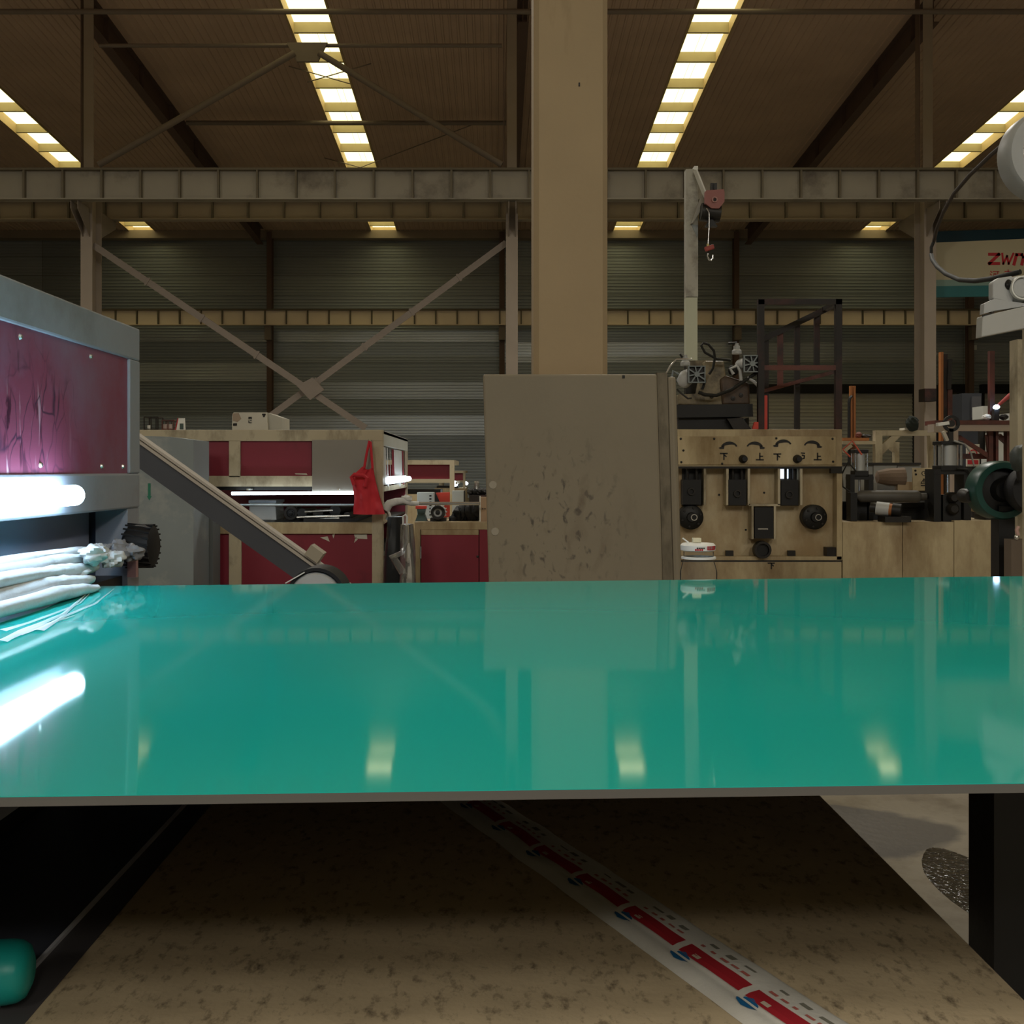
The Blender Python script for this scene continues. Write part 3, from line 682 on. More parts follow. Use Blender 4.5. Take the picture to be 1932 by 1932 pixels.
# roll of pale cloth and treaded roller in the mouth of the machine
t = thing('cloth_bundle', 'bundle of pale folded cloth strips across the machine mouth on the sheet', 'cloth')
lobes = [((-.985, 1.3), (-.995, 2.64), .020, 1.021), ((-1.02, 1.3), (-1.03, 2.70), .022, 1.036), ((-1.05, 1.3), (-1.055, 2.80), .020, 1.056), ((-1.03, 1.3), (-1.04, 2.60), .017, 1.068), ((-1.065, 1.3), (-1.07, 2.88), .018, 1.080), ((-1.08, 1.3), (-1.085, 2.92), .016, 1.096)]
for k, ((xa, ya), (xb, yb), r_, z_) in enumerate(lobes):
    b = MB(); n = 46; m_ = 16; vs = []
    for i in range(n + 1):
        s_ = i / n; y = ya + (yb - ya) * s_; x = xa + (xb - xa) * s_
        end = max(0, (s_ - .82) / .18)
        rr = r_ * (1 - .55 * end ** 2) * (1 + .12 * math.sin(7 * s_ + k))
        zz = z_ - .012 * end + .004 * noise.noise(Vector((y * 4, k * 3, 0)))
        for j in range(m_):
            a = 2 * math.pi * j / m_; d = 1 + .24 * noise.noise(Vector((y * (3 + 9 * end), math.cos(a) * 1.3, math.sin(a) * 1.3 + k * 4)))
            vs.append((x + rr * 1.15 * d * math.cos(a), y, max(1.0015, zz + rr * .9 * d * math.sin(a))))
    b.add(vs, [(i * m_ + j, i * m_ + (j + 1) % m_, (i + 1) * m_ + (j + 1) % m_, (i + 1) * m_ + j) for i in range(n) for j in range(m_)] + [tuple(reversed(range(m_))), tuple(range(n * m_, (n + 1) * m_))])
    b.build('cloth_fold', whitecl, t, smooth=True)
b = MB()
for k in range(9):
    b = MB().blob((-1.055 + .03 * math.sin(k * 2.1), 2.66 + .048 * k, 1.04 + .045 * abs(math.sin(k * 1.7))), (.026, .050, .022), 22, 16, .55, k * 3.1)
    b.build('crumpled_end', whitecl if k < 5 else greym, t, smooth=True)
t = thing('press_roller', 'black treaded roller end at the right end of the cloth bundle', 'roller')
b = MB().lathe([(0, -.06), (.045, -.06), (.064, -.045), (.066, 0), (.060, .022), (.04, .03), (0, .03)], (-1.045, 3.17, 1.075), 'X', 30).build('roller_body', blackg, t, smooth=True)
for k in range(20):
    a = 2 * math.pi * k / 20; a2 = a + .22
    MB().bar((-1.10, 3.17 + .066 * math.cos(a), 1.075 + .066 * math.sin(a)), (-1.02, 3.17 + .063 * math.cos(a2), 1.075 + .063 * math.sin(a2)), .005, .005).build('tread_bar', darkst, t)
MB().cyl((-1.107, 3.17, 1.075), (-1.1, 3.17, 1.075), .02, 12).build('axle', chrome, t)
tag(MB().box(-1.07, -1.045, 3.08, 3.10, .99, 1.05).build('pink_tag', mat('pink_rag', (.5, .3, .3), .8)), 'small pinkish rag below the treaded roller', 'rag')

# ================================================================== SECOND RED AND CREAM MACHINE
Y2 = 10.0
def q(px0, py0, px1, py1, d=.08, dy=0.): return MB().pb(px0, py0, px1, py1, Y2 + dy, d)
t = thing('calibrating_machine', 'red and cream machine with a red bag hanging, behind the sheet', 'machine')
XR, XL = X(722, Y2), X(200, Y2)
b = MB().box(XL, XR, Y2, Y2 + .1, Z(832, Y2), Z(811, Y2)); b.build('top_rail', cream, t, bev=.004)
MB().box(XL, XR, Y2 + .1, Y2 + 2.85, Z(818, Y2), Z(813, Y2)).build('roof_sheet', cream, t)
q(432, 832, 453, 900).build('upper_post', cream, t)
q(365, 832, 432, 900, .03, .03).build('red_panel', redm, t)
q(453, 832, 588, 898, .03, .03).build('red_panel', redm, t)
q(340, 898, 590, 918).build('middle_rail', cream, t)
q(589, 830, 703, 927, .012, -.012).build('steel_door', stain, t, label='bare stainless door leaf')
q(702, 832, 722, 1255, .1).build('corner_post', cream, t)
q(340, 986, 702, 1007).build('bed_rail', cream2, t)
q(405, 1007, 432, 1255, .03, .03).build('red_panel', redm, t)
q(432, 1007, 455, 1255).build('lower_post', cream, t)
q(455, 1007, 702, 1255, .03, .03).build('red_panel', redm, t)
q(340, 918, 700, 925, .3, .1).build('inner_beam', darkst, t)
MB().box(XL, XR - .02, Y2 + 2.7, Y2 + 2.8, 0, Z(918, Y2)).build('rear_side', redm, t)
MB().box(XL, XR - .02, Y2 + .09, Y2 + 2.7, Z(990, Y2), Z(986, Y2)).build('bed_plate', darkst, t)
# its right end: cream head, hanging plastic strips
MB().box(XR - .05, XR, Y2 + .1, Y2 + 2.85, Z(840, Y2), Z(812, Y2)).build('end_rail', mat('pale_end_rail', (.5, .52, .48), .4), t)
MB().box(XR - .08, XR, Y2 + 2.75, Y2 + 2.85, 0, Z(840, Y2)).build('end_post', cream, t)
MB().box(XR - .05, XR, Y2 + .1, Y2 + 2.75, Z(928, Y2), Z(918, Y2)).build('end_sill', cream, t)
for k in range(9):
    y0 = Y2 + .13 + k * .29
    MB().grid(lambda u, v: Vector((XR - .015 + .012 * math.sin(u * 3.1 + k) + .01 * v, y0 + .27 * u, Z(843, Y2) - (.36 + .02 * (k % 3)) * v)), 4, 4, .002).build('curtain_strip', [redm, clear('strip_%d' % k, (.9, .9, .9), .4, .9, .62)][k in (0, 1, 2, 4, 5, 6)], t)
MB().box(XL, XR - .06, Y2 + .1, Y2 + 2.7, Z(990, Y2) - .35, Z(990, Y2) - .3).build('inner_floor', darkst, t)
for pts in ([(604, 1014), (622, 1022), (618, 1012)], [(627, 1009), (633, 1004), (629, 1016)], [(668, 1008), (692, 1008), (693, 1017), (670, 1016)], [(675, 1018), (668, 1024), (671, 1013)]):
    MB().pp(pts, Y2 + .026, .004).build('paper_scrap', carton, t)
MB().pp([(556, 893), (578, 893), (580, 896), (558, 895)], Y2 + .026, .004).build('scratch_mark', carton, t)
t = thing('tube_light', 'white tube light above the dark bed of the red and cream machine', 'light')
MB().tube([P(437, 931, Y2 - .05), P(667, 930, Y2 - .05)], .015, 12).build('lit_tube', tube2m, t, smooth=True)
for px in (470, 640): MB().box(X(px, Y2) - .01, X(px, Y2) + .01, Y2 - .06, Y2 + .11, Z(925, Y2), Z(922, Y2)).build('clip', whitep, t)
t = thing('tube_light', 'bright short lamp at the right end of the red and cream machine', 'light')
MB().tube([(XR + .035, Y2 + .3, Z(907, Y2)), (XR + .035, Y2 + 2.6, Z(907, Y2))], .03, 12).build('lit_tube', tube2m, t, smooth=True)
MB().box(XR, XR + .01, Y2 + .4, Y2 + 2.5, Z(915, Y2), Z(899, Y2)).build('reflector', whitep, t)
for yy in (.5, 2.4): MB().box(XR + .01, XR + .04, Y2 + yy, Y2 + yy + .02, Z(909, Y2), Z(905, Y2)).build('clip', whitep, t)
# things lying on its bed
t = thing('plastic_box', 'white plastic box on the dark bed behind the sloping ramp', 'box')
b = MB().pp([(471, 947), (519, 947), (522, 984), (468, 984)], Y2 + .6, .4); b.build('body', whitep, t, bev=.01)
MB().pb(469, 944, 521, 949, Y2 + .59, .42).build('rim', mat('pale_blue_plastic', (.55, .62, .70), .4), t)
def motor(name, label, px, py, r_px, Y, L, m, foot=True, fan=True):
    t = thing(name, label, 'motor'); r_ = r_px / F * Y; c = Vector((X(px, Y), Y, Z(py, Y)))
    MB().lathe([(0, 0), (r_ * .55, 0), (r_, .03), (r_, L), (r_ * .8, L + .02), (0, L + .02)], c, 'Y', 24).build('housing', m, t, smooth=True)
    if fan:
        MB().ring([(r_ * .62, -.012), (r_ * .98, -.012), (r_ * 1.02, .03), (r_ * .7, .03)], c, 'Y', 24).build('fan_cover', darkst, t, smooth=True)
        MB().lathe([(0, -.02), (r_ * .3, -.018), (r_ * .34, 0)], c, 'Y', 16).build('hub', black, t)
    for k in range(14):
        a = 2 * math.pi * k / 14; d = Vector((math.cos(a), 0, math.sin(a)))
        MB().bar(c + d * r_ * 1.03 + Vector((0, .06, 0)), c + d * r_ * 1.03 + Vector((0, L - .02, 0)), .008, .02, up=d).build('cooling_fin', m, t)
    if foot: MB().box(c.x - r_ * 1.1, c.x + r_ * 1.1, Y + .05, Y + L - .03, c.z - r_ * 1.25, c.z - r_ * .82).build('foot', darkst, t)
    return t
motor('electric_motor', 'black round motor on the dark bed right of the white box', 549, 968, 13, Y2 + .35, .3, blackg)
t = thing('roller_set', 'dark rollers with bright edges on the bed left of the red bag', 'rollers')
for k, (px, py, rr) in enumerate(((570, 968, .045), (600, 970, .05), (632, 964, .055), (655, 974, .04))):
    MB().cyl(P(px, py, Y2 + .3), P(px + 22, py - 3, Y2 + 1.4), rr, 16).build('roller', [blackg, darkst][k % 2], t)
for py, a, c in ((976, 560, 660), (981, 585, 640), (966, 575, 628)): MB().cyl(P(a, py, Y2 + .2), P(c, py - 3, Y2 + .22), .012, 10).build('bright_bar', chrome, t)
MB().box(X(566, Y2), X(668, Y2), Y2 + .18, Y2 + 1.5, Z(985.8, Y2), Z(980, Y2)).build('bearing_plate', black, t)
tag(MB().cyl(P(425, 953, Y2 + .02), P(668, 953, Y2 + .02), .012, 12).build('guide_rod', greysteel), 'thin steel guide rod below the far white tube light', 'rod')
# carton and small things on its top
t = thing('cardboard_carton', 'white printed carton lying on top of the red and cream machine', 'carton')
zt2 = 811
MB().pp([(438, zt2), (438, 782), (441, 778), (503, 778), (506, zt2)], Y2 + .1, .5).build('carton_body', carton, t)
MB().pp([(506, zt2), (503, 778), (512, 781), (531, 788), (531, zt2)], Y2 + .14, .4).build('open_flap', mat('grey_carton', (.40, .39, .34), .8), t)
wr(MB(), [[(.1, .1), (.9, .1)], [(.1, .1), (.1, .9)], [(.5, .2), (.5, .9)], [(.9, .1), (.9, .9)]], 469, 787, 6, 4, Y2 + .1, .008).build('printed_digit', ink, t)
wr(MB(), [[(.1, .1), (.1, .9), (.9, .9)], [(.5, .1), (.9, .1)]], 469, 793, 6, 5, Y2 + .1, .008).build('printed_letter', ink, t)
wr(MB(), [[(.1, .1), (.9, .1), (.9, .5), (.1, .5), (.1, .9), (.9, .9)]], 440, 799, 7, 4, Y2 + .1, .008).build('printed_mark', ink, t)
wr(MB(), [[(.1, .1), (.9, .1), (.5, .9), (.1, .1)]], 495, 781, 6, 6, Y2 + .1, .010).build('printed_arrow', ink, t)
MB().pp([(439, 780), (450, 779), (455, 790), (448, 796), (439, 794)], Y2 + .097, .003).build('brown_tear', mat('brown_card', (.33, .26, .2), .9), t)
t = thing('wire_basket', 'small dark wire basket on the machine top beside the left machine', 'basket')
def wirebox(px0, py0, px1, py1, Y, d, m, t, r_=.006):
    x0, x1, z0, z1 = X(px0, Y), X(px1, Y), Z(py1, Y), Z(py0, Y)
    for z in (z0 + r_, z1): MB().tube([(x0, Y, z), (x1, Y, z), (x1, Y + d, z), (x0, Y + d, z)], r_, 6, closed=True).build('hoop', m, t)
    for x in (x0, x1, (x0 + x1) / 2):
        for y in (Y, Y + d): MB().cyl((x, y, z0), (x, y, z1), r_, 6).build('wire', m, t)
wirebox(272, 787, 298, 811, Y2 + .12, .15, darkst, t)
tag(MB().lathe([(0, 0), (.018, 0), (.02, .05), (0, .05)], (X(282, Y2 + .2), Y2 + .2, Z(811, Y2) + .001), 'Z', 14).build('white_cup', whitep), 'small white cup inside the wire basket', 'cup')
t = thing('tin_cans', 'reddish wire rack with pale cans left of the small framed card', 'rack')
wirebox(306, 793, 328, 811, Y2 + .12, .12, oxide, t)
for px in (312, 321): tag(MB().lathe([(0, 0), (.02, 0), (.02, .06), (0, .06)], (X(px, Y2 + .18), Y2 + .18, Z(811, Y2) + .001), 'Z', 14).build('can', mat('pinkish_can', (.45, .36, .33), .5)), 'pale can in the reddish rack, the %s one' % ('left' if px < 315 else 'right'), 'can')
t = thing('framed_card', 'small white framed card standing on the machine top', 'card')
MB().pp([(331, 811), (336, 789), (348, 789), (349, 811)], Y2 + .12, .02).build('frame', whitep, t)
MB().pb(339, 799, 346, 810, Y2 + .117, .003).build('dark_picture', mat('dark_green_print', (.05, .08, .07), .5), t)
MB().pp([(330, 811), (335, 789), (336.5, 789), (332, 811)], Y2 + .115, .005).build('red_edge', redink, t)
# cabinets at its left front
t = thing('grey_cabinet', 'tall blue-grey cabinet with a green arrow beside the left machine', 'cabinet')
Yg = 9.2
MB().pp([(250, 822), (320, 824), (365, 830), (365, 1292), (250, 1292)], Yg, .5).build('body', greysteel, t)
MB().pp([(279, 912), (284, 912), (284, 936), (286, 936), (281.5, 944), (277, 936), (279, 936)], Yg - .004, .004).build('green_arrow', mat('green_ink', (.015, .16, .10), .5), t)
t = thing('grey_cabinet', 'low dark grey cabinet between the tall one and the red panels', 'cabinet')
MB().pb(366, 972, 402, 1275, 9.71, .25).build('body', mat('dark_grey_cabinet', (.13, .145, .15), .5), t)
MB().pb(366, 958, 391, 971.9, 9.72, .2).build('top_tray', chrome, t)
# sloping ramp in front
Yr = 7.0
t = thing('sloping_ramp', 'long dark sloping ramp with two pale planks on its edge', 'ramp')
a, c = P(200, 792, Yr), P(842, 1248, Yr); sl = (c - a).normalized(); up_ = Vector((sl.z, 0, -sl.x)) * -1
if up_.z < 0: up_ = -up_
def along(o0, o1, y0, y1, s0=0, s1=1):
    b = MB(); p0 = a.lerp(c, s0); p1 = a.lerp(c, s1)
    vs = [Vector((p.x, y, p.z)) + up_ * o for p in (p0, p1) for y in (y0, y1) for o in (o0, o1)]
    return b.add(vs, [(0, 1, 3, 2), (4, 6, 7, 5), (0, 4, 5, 1), (2, 3, 7, 6), (0, 2, 6, 4), (1, 5, 7, 3)])
along(-.135, .0, Yr, Yr + .35).build('ramp_side', mat('dark_blue_grey_steel', (.045, .05, .062), .5), t)
along(.001, .016, Yr - .02, Yr + .10).build('plank', mat('pale_plank', (.36, .33, .29), .7), t)
along(.022, .038, Yr + .01, Yr + .12).build('plank', mat('pale_plank_b', (.38, .35, .31), .7), t)
along(.0165, .0215, Yr + .02, Yr + .1).build('batten', darkst, t)
MB().box(a.x - .02, a.x + .06, Yr + .1, Yr + .2, 0, a.z - .1).build('prop', darkst, t)
along(.039, .115, Yr - .03, Yr + .1, .575, .612).build('stop_block', mat('block_wood', (.30, .27, .21), .7), t)
t = thing('motor_hood', 'rounded black and grey hood just showing above the sheet edge', 'hood')
Yh = 3.9; ch = Vector((X(596, Yh), Yh, Z(1128, Yh)))
b = MB().ring([(.098, 0), (.110, .0), (.110, .16), (.098, .16)], ch, 'Y', 40).build('hood_rim', blackg, t, smooth=True)
MB().lathe([(0, -.004), (.09, -.004), (.097, .01), (.097, .15), (0, .15)], ch + Vector((-.004, 0, -.004)), 'Y', 40).build('hood_face', greymotor, t, smooth=True)
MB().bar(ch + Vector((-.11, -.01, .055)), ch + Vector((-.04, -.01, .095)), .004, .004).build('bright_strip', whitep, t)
MB().box(ch.x - .06, ch.x + .06, Yh + .02, Yh + .14, 0, ch.z - .08).build('stand', darkst, t)

# red bag, white cloth, bin bags
t = thing('tote_bag', 'red cloth bag hanging by its strap from the machine corner post', 'bag')
Yt = Y2 - .1
def bag(u, v, side):
    def lerp(t_, v_): k = min(v_, .9999) * (len(t_) - 1); i = int(k); return t_[i] + (t_[i + 1] - t_[i]) * (k - i)
    L = lerp([684, 668, 664, 667, 669, 668, 667], v); R_ = lerp([704, 706, 709, 713, 717, 722, 726], v)
    top = 880 + 6 * math.sin(u * 3.1); py = top + (970 - top) * v + 6 * v * (u - .4) * (-1 if u > .6 else 1) * 0
    px = L + (R_ - L) * u
    bulge = math.sin(math.pi * u) * (.03 + .06 * v) + .025 * abs(math.sin(u * 7 + v * 2.5)) * v + .02 * noise.noise(Vector((u * 5, v * 4, side)))
    return P(px, py, Yt) + Vector((0, -bulge if side < 0 else .02 + bulge * .1, 0))
b = MB(); b.grid(lambda u, v: bag(u, v, -1), 16, 24); b.grid(lambda u, v: bag(u, v, 1), 16, 24)
b.build('bag_body', bagred, t, smooth=True)
MB().tube([P(687, 884, Yt - .02), P(692, 855, Yt - .02), P(697, 832, Yt - .01), P(699, 834, Yt - .01), P(701, 860, Yt - .02), P(703, 884, Yt - .02)], .012, 8).build('strap', bagred, t, smooth=True)
MB().tube([P(668, 915, Yt - .09), P(663, 900, Yt - .09), P(668, 895, Yt - .1), P(685, 897, Yt - .1), P(692, 902, Yt - .1), P(688, 918, Yt - .1)], .018, 8).build('front_handle', bagred, t, smooth=True)
tag(MB().blob(P(697, 831, Y2 - .02), (.018, .03, .014), 10, 6).build('hook_knob', chrome), 'bright hook holding the strap of the red bag', 'hook')
t = thing('white_cloth', 'white glove-like cloth draped over the rail right of the red bag', 'cloth')
Yw = Y2 + .1
b = MB().tube([P(727, 962, Yw), P(735, 950, Yw), P(748, 946, Yw), P(762, 944, Yw), P(776, 950, Yw), P(790, 950, Yw)], lambda s_: .045 - .025 * s_, 12); b.build('cloth_body', whitecl, t, smooth=True)
MB().blob(P(768, 941, Yw), (.055, .03, .03), 12, 8, .6, 3).build('cloth_fold', whitecl, t, smooth=True)
MB().tube([P(730, 960, Yw), P(735, 970, Yw - .02), P(737, 978, Yw - .02)], .012, 8).build('cloth_tail', whitecl, t, smooth=True)
MB().tube([P(727, 968, Yw - .03), P(722, 980, Yw - .03), P(727, 987, Yw - .03)], lambda s_: .02 + .02 * s_, 8).build('cloth_tail', mat('yellowed_cloth', (.5, .44, .34), .9), t, smooth=True)
tag(MB().cyl(P(722.5, 950, Y2 + .16), P(906, 950, Y2 + .16), .016, 12).build('guide_rod', chrome), 'steel rod running right from the white cloth to the standing board', 'rod')
def sack(name, label, px0, py0, px1, py1, Y, m, seed, nz=.16):
    cx, cz = X((px0 + px1) / 2, Y), Z((py0 + py1) / 2, Y); rx = (px1 - px0) / 2 / F * Y; rz = (py1 - py0) / 2 / F * Y
    vs = []; n = 26; mm = 22; b = MB()
    for j in range(mm + 1):
        v = j / mm; w_ = (.72 + .38 * math.sin(math.pi * min(1, v * 1.15))) if v < .97 else .8
        for i in range(n):
            a = 2 * math.pi * i / n; d = Vector((math.cos(a), math.sin(a), 0))
            k = w_ * (1 + nz * noise.noise(Vector((d.x * 1.8, d.y * 1.8 + seed, v * 5))) + .5 * nz * noise.noise(Vector((d.x * 6, d.y * 6 + seed, v * 9))))
            vs.append((cx + rx * k * d.x, Y + .12 + .12 * k * d.y, cz + rz * (1 - 2 * v)))
    b.add(vs, [(j * n + i, j * n + (i + 1) % n, (j + 1) * n + (i + 1) % n, (j + 1) * n + i) for j in range(mm) for i in range(n)] + [tuple(reversed(range(n))), tuple(range(mm * n, (mm + 1) * n))])
    o = b.build(name, m, smooth=True)
    return tag(o, label, 'bag') if label else o
sack('bin_bag', 'black bin bag hanging between the red machine and the low cabinet', 724, 976, 762, 1290, Y2 - .35, mat('black_film', (.02, .022, .025), .28), 1)
t = thing('plastic_bag', 'wrinkled clear plastic bag hanging before the black bin bag', 'bag')
sack('bag_body', None, 752, 990, 781, 1290, Y2 - .62, bagclear, 5, .3).parent = t
MB().tube([P(761, 990, Y2 - .7), P(761, 974, Y2 - .7), P(765, 971, Y2 - .7), P(768, 975, Y2 - .7), P(767, 992, Y2 - .7)], .010, 8).build('loop', whitecl, t, smooth=True)
MB().tube([P(766, 990, Y2 - .8), P(768, 1020, Y2 - .8), P(758, 1043, Y2 - .8), P(737, 1053, Y2 - .82), P(744, 1055, Y2 - .8), P(760, 1080, Y2 - .8)], lambda s_: .014 + .02 * s_, 8).build('film_edge', bagclear, t, smooth=True)

# low cabinet with red door and the things on it
Y3 = 10.2
t = thing('red_cabinet', 'low cream-framed cabinet with red door left of the standing board', 'cabinet')
MB().pb(782, 985, 960, 999, Y3, 1.6).build('top_frame', cream2, t)
MB().pb(782, 999, 793, 1243, Y3, .1).build('side_frame', cream2, t)
MB().pb(793, 1009, 960, 1243, Y3 + .05, 1.5).build('carcass', darkst, t)
d_ = MB().pb(794.5, 999.5, 903, 1243, Y3 - .004, .03).build('door', redm, t)
MB().pb(794.5, 999.5, 903, 1009, Y3 - .008, .006).build('door_head', cream2, d_)
MB().pb(792.5, 1031, 795, 1054, Y3 - .014, .012).build('hinge', chrome, d_)
MB().lathe([(0, -.012), (.012, -.008), (.012, 0)], (X(901, Y3), Y3 - .004, Z(1050, Y3)), 'Y', 10).build('door_bolt', darkst, d_)
MB().pb(904.5, 999.5, 960, 1243, Y3 - .004, .03).build('door', redm, t)
motor('electric_motor', 'round grey-black motor on the low red cabinet', 826, 967, 13.5, Y3 + .1, .25, greymotor)
t = thing('switch_box', 'tall pale grey switch box behind the round motor', 'box')
MB().pb(787, 929, 818, 982, Y3 + .75, .2).build('body', mat('pale_grey_box', (.42, .45, .44), .5), t, bev=.004)
for k in range(7): MB().pb(810, 934 + k * 6, 814, 937 + k * 6, Y3 + .745, .005).build('vent_slot', darkst, t)
t = thing('switch_box', 'narrow pale grey box standing left of the black cable heap', 'box')
MB().pb(853, 926, 875, 981, Y3 + .8, .2).build('body', mat('pale_grey_box_b', (.42, .45, .44), .5), t, bev=.004)
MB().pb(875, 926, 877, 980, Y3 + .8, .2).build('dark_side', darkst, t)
t = thing('belt_guard', 'bright red belt guard between two pale grey boxes', 'guard')
MB().pp([(822, 930), (848, 929), (848, 982), (822, 982)], Y3 + 1.05, .12).build('guard', redpaint, t)
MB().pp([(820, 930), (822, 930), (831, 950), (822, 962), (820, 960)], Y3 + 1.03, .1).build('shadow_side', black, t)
t = thing('vise', 'small dark green vise with red tip left of the round motor', 'vise')
MB().pp([(786, 958), (803, 958), (801, 970), (806, 984), (783, 984), (788, 970)], Y3 + .2, .12).build('vise_body', mat('teal_grey_iron', (.06, .10, .10), .5), t)
MB().pb(784, 955, 804, 960, Y3 + .19, .13).build('jaw', redpaint, t)
t = thing('cable_heap', 'black fluffy heap of cable on the low red cabinet', 'heap')
b = MB()
for k in range(16): b = MB().blob(P(856 + 3.0 * k, 981 - 14 * math.sin(min(1, k / 6) * 1.57) + 2 * math.sin(k * 2), Y3 + .25 + .02 * (k % 3)), (.05, .07, .055 + .03 * math.sin(min(1, k / 7) * 1.5)), 9, 6, .5, k).build('cable_coil', blackg, t, smooth=True)
t = thing('wooden_panel', 'tan upright panel with white edge against the standing board', 'panel')
MB().pb(906, 938, 930, 985, Y3 + .1, .1).build('panel', mat('tan_board', (.42, .29, .19), .7), t)
MB().pb(904.5, 936, 907, 985.0, Y3 + .09, .03).build('white_edge', whitep, t)
for px in (911, 915): MB().lathe([(0, -.004), (.006, -.004), (.007, 0)], (X(px, Y3 + .1), Y3 + .1, Z(960, Y3 + .1)), 'Y', 8).build('hole', ink, t)
# machines further down the line
def far_machine(label, Y, x0, x1, ytop, yb, lamp):
    t = thing('calibrating_machine', label, 'machine')
    h = (yb - ytop)
    MB().pb(x0, ytop, x1, ytop + h * .2, Y, 2.4).build('top_rail', cream, t)
    MB().pb(x1 - h * .2, ytop + h * .2, x1, yb + h * .5, Y, .2).build('end_post', cream, t)
    MB().pb(x0, yb - h * .17, x1 - h * .2, yb, Y, .2).build('lower_rail', cream, t)
    MB().pb(x0, ytop + h * .2, x1 - h * .2, yb - h * .17, Y + .08, .05).build('red_panel', redm, t)
    MB().pb(x0, yb + h * .5, x1, 888 + 1.3 * F / Y, Y, 2.4).build('base', cream2, t)
    MB().box(X(x0, Y), X(x0, Y) + .15, Y + 2.2, Y + 2.4, 0, Z(ytop + 2, Y)).build('rear_post', cream, t)
    MB().pb(x0 + 4, yb + h * .30, x1 - h * .6, yb + h * .5, Y + .3, .8).build('rollers', darkst, t)
    l = thing('tube_light', lamp, 'light')
    MB().tube([P(x1 + 2, yb + 2, Y + .3), P(x1 + 1, yb + 1, Y + 1.2)], .05, 10).build('lit_tube', tube2m, l)
    MB().box(X(x1, Y), X(x1, Y) + .05, Y + .3, Y + 1.5, Z(yb + 3, Y), Z(yb - 2, Y)).build('holder', whitep, l)
far_machine('smaller red and cream machine further down the line', 19, 700, 857, 868, 911, 'small bright lamp at the end of the smaller red machine')
far_machine('tiny red machine farthest down the line', 30, 820, 878, 888, 910, 'tiny lamp at the end of the farthest red machine')
t = thing('lamp_post', 'small chrome fitting on the far line left of the standing board', 'fitting')
MB().box(X(885, 16), X(920, 16), 16, 16.6, 0, Z(934, 16)).build('base', oxide2, t)
MB().lathe([(0, 0), (.05, 0), (.05, .1), (.035, .18), (.04, .2), (0, .22)], (X(899, 16), 16.2, Z(934, 16)), 'Z', 14).build('chrome_body', chrome, t, smooth=True)
for k in range(4): MB().blob(P(888 + 8 * k, 928, 16.1), (.06, .05, .05), 9, 6, .4, k).build('dark_coil', black, t)

# ================================================================== RIGHT MACHINE: ROLL STAND
Y5 = 9.5
def g(px0, py0, px1, py1, d=.05, dy=0.): return MB().pb(px0, py0, px1, py1, Y5 + dy, d)
t = thing('roll_stand', 'cream roll stand with arrow-marked control plate right of the standing board', 'machine')
XA = 1268
g(XA, 810, 1589, 882, .9).build('head_box', cream2, t, bev=.006)
pl = g(XA, 823.5, 1577, 877, .012, -.012).build('control_plate', mat('control_plate_paint', (.50, .41, .25), .5, 0, .1, 3, dirt=(.23, .16, .07), damt=.66, dscale=2.2, dstretch=(1, 1, .3)), t, bev=.003)
for px, py in ((1284, 828), (1347, 828), (1464, 827), (1570, 828), (1289, 850), (1285, 872), (1362, 875), (1571, 871)):
    MB().lathe([(0, -.012), (.008, -.010), (.011, 0)], (X(px, Y5), Y5 - .012, Z(py, Y5)), 'Y', 10).build('bolt', black, pl)
def arc(cx, cy, flip):
    b = MB(); out = []; inn = []
    for i in range(13):
        a = math.radians(158 - 136 * i / 12); w_ = 6.2 * (.45 + .55 * math.sin(math.pi * min(1, .12 + i / 12)))
        out.append((cx + flip * 16.5 * math.cos(a), cy + 9 - 14 * math.sin(a))); inn.append((cx + flip * 13.5 * math.cos(a), cy + 9 - (14 - w_) * math.sin(a)))
    vs = []; fs = []
    for i in range(12):
        poly = [out[i], out[i + 1], inn[i + 1], inn[i]]
        b.pp(poly if flip > 0 else poly[::-1], Y5 - .0155, .003)
    b.pp([(cx - flip * 20, cy + 7), (cx - flip * 9, cy + 2), (cx - flip * 10, cy + 9), (cx - flip * 17, cy + 9)], Y5 - .0155, .003)
    return b
for cx, cy, fl in ((1376, 838, 1), (1424, 838, -1), (1478, 834, 1), (1532, 836, -1)): arc(cx, cy, fl).build('arrow_mark', ink, pl)
DOWN = [[(.0, .12), (1, .12)], [(.52, .12), (.52, 1)], [(.6, .38), (.85, .55)]]
UP = [[(.5, .0), (.5, .92)], [(.5, .45), (.9, .45)], [(0, .95), (1, .95)]]
for st, x0, y0 in ((DOWN, 1359, 854), (UP, 1427, 855), (DOWN, 1460, 855), (UP, 1536, 855)): wr(MB(), st, x0, y0, 13, 13, Y5 - .0125, .011).build('chinese_character', ink, pl)
wr(MB(), [[(.3, .05), (1, .1)], [(.5, .4), (.95, .5), (.9, .9), (.5, .95)]], 1509, 854, 9, 12, Y5 - .0125, .010).build('ink_stroke', ink, pl)
for px in (1401, 1503):
    MB().lathe([(0, -.075), (.022, -.075), (.030, -.06), (.030, -.03), (.038, -.012), (.038, 0)], (X(px, Y5), Y5 - .012, Z(866, Y5)), 'Y', 20).build('knob', black, pl, smooth=True)
